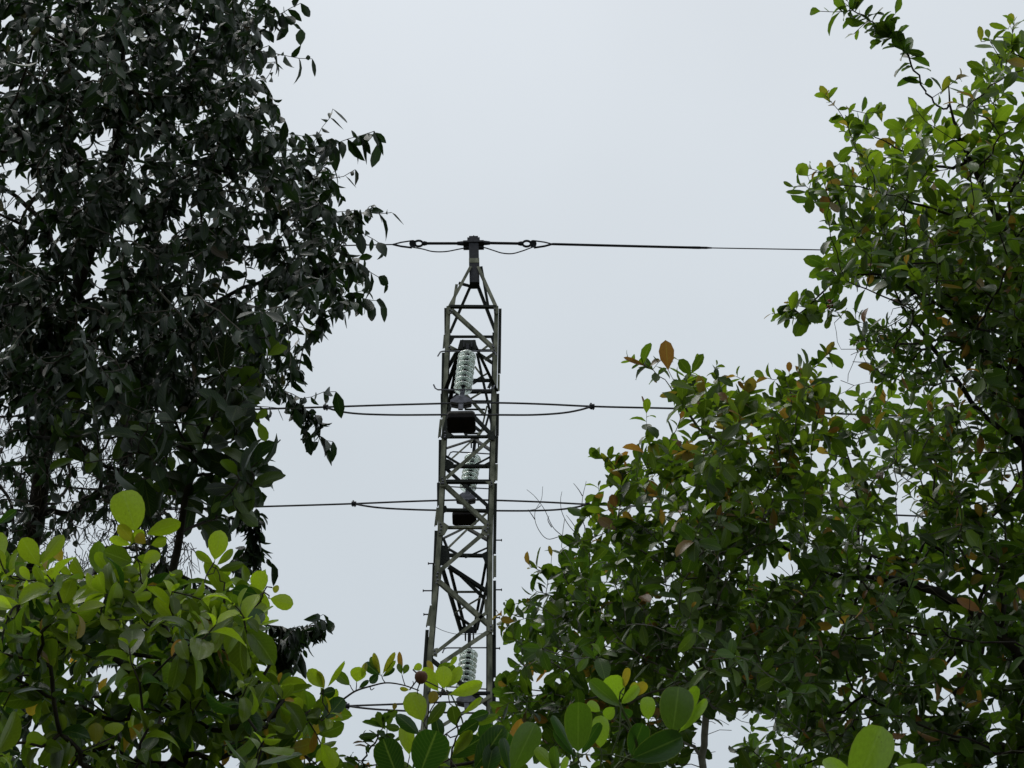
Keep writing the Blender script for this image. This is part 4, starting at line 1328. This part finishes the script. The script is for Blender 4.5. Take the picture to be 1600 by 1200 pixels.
for h in [((655, 1212), (682, 1139), 62, D - .5, 'm', 0, .1, 'thick'), ((625, 1222), (596, 1153), 48, D - .5, 'd', 0, .1, 'thick'), ((703, 1186), (752, 1150), 36, D - .3, 'd', 0, .2), ((738, 1206), (792, 1134), 40, D - .4, 'd', 0, .2),
          ((758, 1215), (775, 1160), 34, D - .4, 'm', 0, .3),
          ((662, 1129), (640, 1080), 36, D - .25, 'l', 0, .1), ((694, 1078), (693, 1039), 27, D - .2, 'y', 0, .05), ((686, 1082), (660, 1042), 25, D - .15, 'l', 0, .1), ((690, 1072), (703, 1034), 32, D - .05, 'g', 0, .1),
          ((700, 1086), (757, 1068), 24, D - .22, 'l', 0, .2), ((697, 1076), (723, 1041), 20, D - .1, 'l', 0, .2), ((672, 1101), (681, 1079), 18, D - .22, 'o', 0, .1), ((665, 1136), (699, 1097), 18, D - .3, 'g', 0, .2),
          ((658, 1150), (620, 1113), 22, D - .3, 'm', 0, .3), ((713, 1136), (706, 1102), 22, D - .25, 'g', 0, .1), ((722, 1116), (755, 1090), 12, D - .25, 'l', 0, .2), ((728, 1126), (765, 1115), 18, D - .2, 'm'),
          ((735, 1134), (781, 1117), 15, D - .2, 'g'), ((640, 1182), (632, 1128), 27, D - .15, 'l', 0, .1), ((678, 1052), (668, 1031), 10, D - .1, 'o', 0, .1), ((702, 1042), (715, 1026), 8, D - .1, 'l'),
          ((712, 1150), (748, 1126), 22, D - .3, 'd'), ((706, 1182), (738, 1140), 20, D - .3, 'l'), ((750, 1160), (770, 1130), 34, D - .1, 'm'), ((645, 1046), (660, 1040), 12, D - .2, 'y'),
          ((640, 1078), (624, 1076), 8, D - .2, 'p'), ((690, 1160), (680, 1120), 20, D - .2, 'm')]:
    T.hero(*h)
T.finish(300, .002, .42)
# the round fruit among those shoots
c = at(658, 1058, D - .3)
fr = empty('round_fruit', c, 'small round brown fruit on a thin stalk among the yellow-green shoots', 'fruit')
mb = MB()
ax = (at(657, 1050, D - .3) - at(655, 1066, D - .3)).normalized()
mb.lathe(c, ax, [(0, -.019), (.006, -.018), (.013, -.013), (.0175, -.004), (.0178, .005), (.014, .012), (.008, .0165), (.005, .0155), (0, .0165)], 16)
mb.build('fruit_body', M['fruit'], fr, True)
mb = MB()
mb.tube(catmull([at(656, 1067, D - .3), at(654, 1073, D - .28), at(652, 1079, D - .25), at(655, 1090, D - .2), at(661, 1110, D - .15)], 5), [.0022] * 3 + [.0016] * 18, 6)
mb.build('fruit_stalk', M['twig'], fr, True)

# small insect-eaten sapling between the shrubs
T = Plant('eaten_sapling', 'small dark sapling with insect-eaten leaves between the two yellow-green shrubs', 'sapling', foot(560, 1260, 5.9), 'green', 'leaf_green', 'bark_dark')
tr = T.limb([(562, 1215, 5.9), (575, 1175, 5.9), (592, 1148, 5.9), (603, 1122, 5.9), (606, 1108, 5.9)], .003, .0015)
T.core = np.array([T.pos[i] for i in tr])
T.crown([dict(poly=[(535, 1170), (570, 1150), (610, 1110), (618, 1150), (600, 1210), (530, 1230)], n=12, d=5.9, sd=.08, md=12, young=.1, red=.1)], 'whorl', .055, (4, 6))
for h in [((593, 1148), (560, 1153), 14, 5.9, 'm'), ((602, 1140), (588, 1112), 16, 5.9, 'g'), ((600, 1120), (622, 1112), 14, 5.9, 'g'), ((615, 1110), (618, 1098), 8, 5.9, 'o'), ((596, 1150), (618, 1150), 10, 5.9, 'd'), ((600, 1135), (625, 1138), 12, 5.9, 'g')]:
    T.hero(*h, shape='green')
T.finish(300, .0016, .42)

# ------------------------------------------------------------------ thick-leaved plant, bottom centre
D = 5.0
T = Plant('clusia_shrub', 'shrub of thick rounded paddle leaves with a yellow and orange shoot, before the light tree', 'shrub', foot(960, 1270, D), 'thick', 'leaf_thick', 'greystem', twigmat='greystem')
T.core = np.array([T.pos[i] for i in T.limb([(960, 1240, D), (930, 1215, D), (905, 1190, D)], .006, .003)] + [T.pos[i] for i in T.limb([(960, 1205, D), (985, 1182, D), (1010, 1165, D), (1050, 1150, D)], .004, .003)])
T.stem([(985, 1185, D), (995, 1165, D - .05), (985, 1135, D - .05), (972, 1108, D - .05), (968, 1098, D - .05)], .0045, .0035, 'greystem')
T.stem([(1013, 1145, D), (1014, 1135, D), (1013, 1124, D)], .0025, .0018, 'greystem')
T.stem([(938, 1200, D), (940, 1180, D), (938, 1168, D)], .0025, .0018, 'greystem')
T.stem([(945, 1215, D), (965, 1200, D), (990, 1180, D)], .0035, .003, 'greystem')
T.stem([(795, 1235, D), (798, 1215, D), (800, 1204, D)], .003, .0025, 'greystem')
for h in [((903, 1178), (903, 1094), 47, D - .1, 'g', 0, .05), ((908, 1180), (934, 1125), 20, D - .05, 'm', 0, .4), ((897, 1180), (866, 1113), 17, D, 'm', 0, .3), ((938, 1170), (940, 1116), 30, D, 'l', 0, .1),
          ((1050, 1147), (1062, 1070), 56, D - .1, 'g', 0, .05), ((1058, 1142), (1086, 1068), 24, D, 'l', 0, .2), ((1060, 1145), (1108, 1092), 17, D - .05, 'l', 0, .2), ((984, 1186), (1070, 1152), 48, D - .15, 'm', 0, .1),
          ((986, 1182), (1003, 1128), 36, D - .05, 'm', 0, .2), ((800, 1206), (838, 1127), 46, D - .1, 'g', 0, .05), ((796, 1205), (790, 1150), 20, D, 'm', 0, .4), ((1013, 1126), (1012, 1087), 26, D - .05, 'l', 0, .05),
          ((970, 1104), (918, 1064), 26, D - .15, 'g', 0, .2), ((967, 1097), (954, 1054), 36, D - .1, 'y', 0, .05), ((970, 1100), (1000, 1072), 18, D - .15, 'y', 0, .2), ((975, 1075), (981, 1042), 13, D - .1, 'o', 0, .1),
          ((990, 1088), (1010, 1066), 18, D - .12, 'o', 0, .1), ((984, 1085), (996, 1066), 14, D - .1, 'p', 0, .1), ((960, 1105), (945, 1122), 20, D - .05, 'l', 0, .1), ((972, 1108), (985, 1122), 20, D - .05, 'm', 0, .1),
          ((938, 1112), (918, 1096), 18, D, 'l', 0, .2), ((870, 1205), (838, 1165), 22, D - .2, 'l', 0, .2), ((872, 1212), (862, 1165), 18, D - .2, 'g', 0, .3), ((876, 1210), (888, 1182), 12, D - .2, 'y', 0, .2),
          ((1000, 1140), (985, 1180), 12, D, 'm', 0, .5), ((905, 1185), (858, 1145), 10, D - .05, 'm', 0, .8)]:
    T.hero(*h)
T.finish(300, .002, .42)

T = Plant('paddle_leaf_plant', 'single large glossy paddle leaf with a paler one, rising from below at the frame edge', 'plant', foot(1340, 1290, 4.8), 'thick', 'leaf_thick', 'greystem', twigmat='greystem')
T.core = np.array([T.pos[i] for i in T.limb([(1340, 1260, 4.8), (1342, 1235, 4.8)], .005, .004)])
for h in [((1332, 1240), (1382, 1132), 66, 4.8, 'l', 0, .05), ((1338, 1236), (1290, 1180), 30, 4.8, 'l', 0, .5), ((1350, 1240), (1450, 1192), 30, 4.8, 'l', 0, .4), ((1345, 1240), (1400, 1225), 40, 4.8, 'g'), ((1250, 1235), (1228, 1178), 9, 4.8, 'g', 0, .6)]:
    T.hero(*h)
T.finish(300, .002, .42)

# ------------------------------------------------------------------ lighter tree, upper crown
D = 8.6
T = Plant('light_tree', 'tall light green tree with open crown and a long free shoot near the top', 'tree', foot(1640, 1200, D + .4), 'green', 'leaf_green', 'bark_dark')
tr = T.limb([(1635, 1000, D + .3), (1620, 820, D + .2), (1602, 680, D), (1598, 560, D), (1590, 440, D), (1560, 340, D), (1520, 260, D), (1490, 190, D), (1480, 120, D)], .05, .007)
core = [T.pos[i] for i in tr]
for lm in ([(1570, 540, D), (1500, 500, D - .1), (1430, 455, D - .1), (1380, 430, D - .1), (1310, 440, D - .2), (1250, 490, D - .2)],
           [(1540, 360, D), (1470, 330, D), (1400, 310, D - .1), (1330, 290, D - .1), (1270, 300, D - .1)],
           [(1500, 260, D), (1440, 250, D + .1), (1380, 220, D + .1), (1320, 180, D + .1)],
           [(1580, 300, D), (1620, 200, D), (1640, 80, D)],
           [(1600, 700, D), (1530, 640, D + .1), (1470, 560, D + .1), (1410, 480, D + .1)],
           [(1610, 420, D), (1690, 330, D), (1760, 240, D + .2)]):
    core += [T.pos[i] for i in T.limb(lm, .009, .0025)]
T.core = np.array(core)
T.crown([
    dict(poly=[(1660, 40), (1590, 60), (1530, 100), (1500, 150), (1430, 165), (1400, 220), (1350, 200), (1310, 170), (1300, 190), (1330, 240), (1285, 262), (1265, 300), (1290, 325), (1350, 340), (1500, 360), (1660, 360)],
         n=150, d=D, sd=.45, md=15, young=.55, red=.06),
    dict(poly=[(1290, 330), (1500, 350), (1660, 350), (1660, 540), (1560, 500), (1470, 450), (1390, 420), (1320, 440), (1310, 480), (1290, 450), (1285, 380)], n=190, d=D, sd=.5, md=13, young=.26, red=.05, holes=[(1400, 440, 30, 14), (1560, 400, 14, 20)]),
    dict(poly=[(1215, 485), (1250, 472), (1300, 475), (1345, 500), (1300, 510), (1240, 505)], n=8, d=D - .2, sd=.15, md=14, young=.3),
    dict(poly=[(1480, 430), (1660, 520), (1660, 720), (1560, 640), (1500, 560)], n=80, d=D, sd=.4, md=15, young=.12, red=.08, holes=[(1500, 610, 20, 24)]),
    dict(poly=[(1330, 520), (1400, 500), (1450, 560), (1470, 620), (1400, 620), (1350, 580)], n=52, d=D + .1, sd=.3, md=12, young=.1, red=.05, ls=.7, bare=.2),
    dict(poly=[(1390, 430), (1480, 440), (1570, 520), (1560, 640), (1480, 620), (1420, 540)], n=44, d=D - .1, sd=.3, md=13, young=.12, red=.08, ls=.8),
    dict(poly=[(1660, 20), (1850, -40), (1850, 700), (1660, 700)], n=60, d=D, sd=.5, md=20, young=.3),
    dict(poly=[(1560, 800), (1660, 750), (1660, 1210), (1560, 1210)], n=34, d=D + .3, sd=.4, md=20, young=.05, red=.06),
], 'whorl', .098, (6, 9))
st = T.limb([(1478, 170, D), (1455, 155, D - .1), (1430, 110, D - .1), (1408, 72, D - .1), (1380, 45, D - .1), (1340, 20, D - .1), (1300, -10, D - .1)], .0035, .0018)
for x, y, dx, dz in [(1402, 62, .4, .3), (1385, 60, -.6, -.3), (1372, 40, .3, .5), (1350, 50, -.7, -.4), (1345, 20, .5, .3), (1330, 15, -.6, -.2), (1300, 10, -.8, .2), (1318, -5, -.2, .5), (1400, 50, .6, .2), (1385, 30, .5, .5)]:
    T.shoot(x + rng.uniform(-18, 18), y + rng.uniform(-10, 10), D - .1, (dx, -.2, dz), .1, .100, 8, dict(young=.15, red=.0, run=.22))
for h in [((1414, 78), (1445, 86), 12, D - .1, 'd'), ((1442, 130), (1410, 122), 8, D - .1, 'd'), ((1444, 132), (1458, 128), 14, D - .1, 'd'), ((1297, 160), (1280, 134), 12, D - .1, 'p'), ((1378, 190), (1370, 162), 10, D - .1, 'p'),
          ((1262, 275), (1247, 256), 20, D - .2, 'l'), ((1262, 300), (1227, 300), 8, D - .2, 'g'), ((1266, 305), (1265, 334), 16, D - .2, 'g'), ((1345, 262), (1352, 230), 14, D - .2, 'p'), ((1365, 262), (1377, 236), 14, D - .2, 'y'),
          ((1470, 225), (1468, 195), 22, D - .3, 'y'), ((1475, 225), (1490, 194), 16, D - .3, 'y'), ((1480, 228), (1513, 226), 13, D - .3, 'y'), ((1533, 65), (1531, 40), 10, D - .1, 'p'), ((1578, 40), (1580, 20), 11, D - .1, 'p'), ((1575, 45), (1545, 38), 9, D - .1, 'l'),
          ((1472, 145), (1484, 118), 11, D - .1, 'p')]:
    T.hero(*h, shape='green')
T.bare(80, 1300, 1560, 420, 650, D, .3)
T.bare(30, 1280, 1600, 200, 450, D - .3, .3)
for x, y, dx, dz in [(1206, 490, -.9, .2), (1236, 472, -.3, .9), (1285, 470, -.2, .8), (1262, 262, -.6, .6), (1240, 292, -.9, .1), (1292, 150, -.4, .8), (1330, 172, 0, .9), (1370, 175, .1, 1), (1545, 60, -.2, 1), (1585, 35, 0, 1), (1500, 120, -.4, .9), (1270, 325, -.7, -.4)]:
    T.shoot(x, y, D - .15, (dx, -.1, dz), .1, .095, 7, dict(young=.4, red=.08))
# red bracts on two twigs
for x, y in ((1297, 475), (1409, 348)):
    fl = MB()
    for k in range(7):
        p = at(x + rng.uniform(-4, 4), y + rng.uniform(-5, 5), D - .35 + rng.uniform(-.01, .01))
        q = p + Vector(rng.normal(0, .010, 3))
        fl.tube([p, (p + q) / 2 + Vector((0, 0, .002)), q], [.0012, .0042, .0008], 5)
    fl.build('flower_cluster', M['flower'], T.root, True)
T.finish(300, .0015, .43)

# ------------------------------------------------------------------ red-tipped tree (lower right, nearer the pylon)
D = 8.0
T = Plant('red_tipped_tree', 'bushy tree with reddish young leaves and a pale slender trunk, standing next to the pylon', 'tree', foot(1098, 1300, D - .45), 'green', 'leaf_green', 'bark_pale', twigmat='twig_pale')
tr = T.limb([(1098, 1200, D - .45), (1104, 1110, D - .45), (1108, 1040, D - .45), (1124, 970, D - .45), (1122, 890, D - .3), (1110, 800, D), (1120, 720, D), (1130, 660, D), (1100, 600, D)], .013, .004)
core = [T.pos[i] for i in tr]
for lm in ([(1100, 900, D), (1040, 850, D), (980, 820, D - .1), (930, 810, D - .1)], [(1100, 1000, D), (1020, 960, D), (940, 930, D), (860, 930, D)], [(1090, 1060, D), (1000, 1040, D), (900, 1020, D + .1), (810, 1000, D + .1)],
           [(1100, 760, D), (1050, 720, D - .1), (1000, 720, D - .1)], [(1105, 680, D), (1060, 620, D - .1), (1035, 590, D - .1)], [(1140, 860, D), (1200, 800, D), (1230, 720, D), (1250, 640, D)]):
    core += [T.pos[i] for i in T.limb(lm, .008, .003)]
T.core = np.array(core)
T.crown([
    dict(poly=[(1045, 580), (1100, 590), (1150, 620), (1220, 600), (1290, 580), (1310, 640), (1290, 720), (1180, 720), (1100, 700), (1060, 660)], n=80, d=D, sd=.35, md=14, young=.60, red=.12),
    dict(poly=[(970, 730), (1010, 710), (1060, 690), (1200, 720), (1290, 740), (1290, 840), (1000, 840), (930, 830), (950, 780)], n=140, d=D, sd=.5, md=13, young=.28, red=.06, holes=[(1060, 815, 24, 18)]),
    dict(poly=[(860, 870), (920, 830), (1290, 840), (1290, 990), (900, 1000), (800, 990), (830, 940)], n=215, d=D, sd=.6, md=13, young=.07, red=.04, holes=[(985, 915, 10, 12), (945, 1010, 14, 10)]),
    dict(poly=[(785, 960), (900, 985), (1290, 980), (1290, 1100), (1130, 1110), (1040, 1080), (900, 1080), (800, 1080), (790, 1020)], n=165, d=D + .1, sd=.7, md=14, young=.05, red=.03, holes=[(850, 1050, 12, 20), (1140, 1085, 16, 16)]),
    dict(poly=[(770, 1060), (900, 1070), (930, 1210), (780, 1140)], n=40, d=D + .2, sd=.3, md=13, young=.05),
    dict(poly=[(930, 1080), (1090, 1100), (1060, 1230), (930, 1230)], n=60, d=D + .3, sd=.3, md=12, young=.03),
], 'whorl', .096, (6, 9))
for x, y, dx, dz in [(1005, 570, -.7, .5), (1045, 555, -.1, .9), (1085, 575, .5, .7), (1120, 590, .5, .7), (1225, 590, .0, .9), (1300, 545, .3, .9), (950, 715, -.6, .7), (1015, 690, .1, .9), (1075, 700, .2, .8), (925, 800, -.6, .5), (840, 890, -.7, .5),
                     (800, 945, -.4, .8), (790, 985, -.7, .3), (935, 760, -.6, .6), (780, 960, -.3, .8), (1165, 600, .2, .9), (1195, 590, 0, 1), (935, 712, -.5, .8), (968, 735, -.2, 1), (1120, 572, .3, .9), (1150, 588, .1, 1), (1252, 580, .2, 1), (1275, 572, .3, .9), (828, 884, -.5, .7), (985, 562, -.8, .4), (1010, 640, -.7, .1), (1060, 705, .1, 1), (905, 815, -.7, .5)]:
    T.shoot(x, y, D - .2, (dx, -.1, dz), .1, .088, 7, dict(young=.4, red=.22, span=.6))
for h in [((1044, 578), (1040, 531), 23, D - .25, 'r', 0, .05), ((1008, 572), (974, 557), 8, D - .25, 'r', 0, .2), ((1080, 584), (1100, 553), 14, D - .25, 'g'), ((1080, 586), (1060, 562), 18, D - .25, 'g'), ((1098, 622), (1092, 585), 15, D - .25, 'o', 0, .1), ((1060, 612), (1030, 620), 10, D - .25, 'o'),
          ((1165, 618), (1178, 590), 20, D - .25, 'o', 0, .1), ((1285, 560), (1304, 533), 11, D - .2, 'o'), ((1233, 582), (1233, 565), 9, D - .2, 'r', 0, .1), ((1030, 715), (1016, 692), 22, D - .25, 'p', 0, .1), ((1082, 732), (1070, 705), 20, D - .25, 'o', 0, .1), ((1100, 703), (1065, 695), 11, D - .25, 'o'),
          ((962, 793), (956, 772), 14, D - .3, 'r', 0, .1), ((960, 735), (938, 707), 9, D - .2, 'p'), ((1100, 755), (1128, 742), 20, D - .3, 'y'), ((995, 758), (965, 790), 28, D - .3, 'g'), ((1283, 660), (1280, 622), 15, D - .2, 'r'), ((1150, 660), (1140, 620), 16, D - .2, 'p'), ((862, 870), (858, 852), 7, D - .2, 'o'),
          ((948, 798), (915, 795), 12, D - .3, 'l'), ((895, 930), (890, 912), 14, D - .3, 'y'), ((1060, 645), (1072, 612), 18, D - .25, 'g')]:
    T.hero(*h, shape='green')
T.bare(170, 860, 1290, 760, 1180, D - .3, .4)
# dead forked twigs sticking out into the sky
for pts in ([(905, 850), (880, 838), (855, 842), (838, 820), (836, 800), (846, 780), (848, 760)], [(885, 842), (865, 825), (850, 795), (835, 775), (823, 765)], [(915, 845), (892, 825), (878, 800), (876, 780), (878, 768)],
            [(920, 840), (910, 810), (910, 780), (916, 752)], [(910, 775), (904, 765), (896, 755)], [(905, 835), (895, 818), (885, 805)], [(845, 790), (838, 795), (827, 797)], [(925, 845), (922, 812), (918, 790), (900, 792)], [(836, 812), (830, 803), (825, 796)], [(862, 824), (856, 812), (858, 806)]):
    T.stem([(x, y, D - .1) for x, y in pts], .0020, .0009, 'twig', 'dead_twig')
T.finish(300, .0012, .38, 14)

# ------------------------------------------------------------------ shaded tree at the far right with the heavy limb
D = 9.0
T = Plant('heavy_limbed_tree', 'shady tree crossed by a heavy dark limb, with scattered yellowing leaves, under the light tree', 'tree', foot(1640, 1300, D - .5), 'green', 'leaf_green', 'bark_dark', twigmat='twig_pale')
tr = T.limb([(1640, 1180, D - .5), (1610, 1060, D - .5), (1560, 985, D - .55), (1500, 945, D - .55), (1440, 915, D - .55), (1380, 905, D - .55), (1320, 900, D - .55), (1260, 880, D - .5), (1220, 850, D - .6), (1190, 820, D - .5)], .030, .010)
core = [T.pos[i] for i in tr]
for lm in ([(1440, 860, D), (1460, 780, D), (1450, 700, D), (1400, 640, D)], [(1350, 860, D), (1340, 780, D), (1320, 700, D)], [(1560, 900, D), (1570, 800, D), (1560, 700, D)],
           [(1500, 1010, D), (1440, 1080, D), (1400, 1150, D), (1380, 1220, D)], [(1330, 960, D), (1290, 1040, D), (1260, 1100, D)], [(1300, 925, D), (1220, 930, D), (1180, 950, D)]):
    core += [T.pos[i] for i in T.limb(lm, .009, .003)]
T.core = np.array(core)
T.crown([
    dict(poly=[(1280, 650), (1340, 600), (1450, 600), (1560, 640), (1660, 700), (1660, 790), (1280, 790)], n=125, d=D, sd=.55, md=15, young=.24, red=.08, holes=[(1430, 745, 26, 18), (1500, 720, 22, 12), (1590, 770, 18, 16)]),
    dict(poly=[(1270, 780), (1660, 780), (1660, 960), (1270, 960)], n=170, d=D, sd=.6, md=14, young=.06, red=.05, holes=[(1418, 812, 30, 24), (1390, 780, 24, 12), (1330, 840, 14, 18), (1580, 900, 20, 16), (1500, 870, 14, 14), (1440, 855, 10, 12)]),
    dict(poly=[(1150, 950), (1660, 950), (1660, 1080), (1150, 1060)], n=165, d=D, sd=.7, md=14, young=.04, red=.06, holes=[(1490, 1040, 20, 20), (1590, 960, 16, 20), (1360, 1010, 12, 8)]),
    dict(poly=[(1180, 1050), (1460, 1050), (1450, 1220), (1140, 1220)], n=120, d=D, sd=.55, md=13, young=.03, red=.04, holes=[(1175, 1110, 36, 22), (1220, 1160, 20, 16)]),
    dict(poly=[(1440, 1080), (1660, 1060), (1660, 1230), (1440, 1230)], n=60, d=D - .2, sd=.3, md=15, young=.05, red=.04, ls=1.2, holes=[(1485, 1060, 26, 22), (1550, 1130, 20, 30), (1475, 1180, 22, 18)]),
], 'whorl', .102, (6, 9))
T.bare(170, 1180, 1600, 700, 1190, D - .3, .4)
T.stem([(1318, 895, D - .3), (1316, 925, D - .3), (1305, 955, D - .3), (1288, 980, D - .3)], .003, .0025, 'bark_pale', 'hanging_stem')
T.stem([(1095, 780, D - .3), (1160, 790, D - .3), (1230, 780, D - .3), (1285, 745, D - .3), (1320, 710, D - .3)], .0028, .002, 'bark_pale', 'hanging_stem')
T.finish(300, .0016, .42, 14)
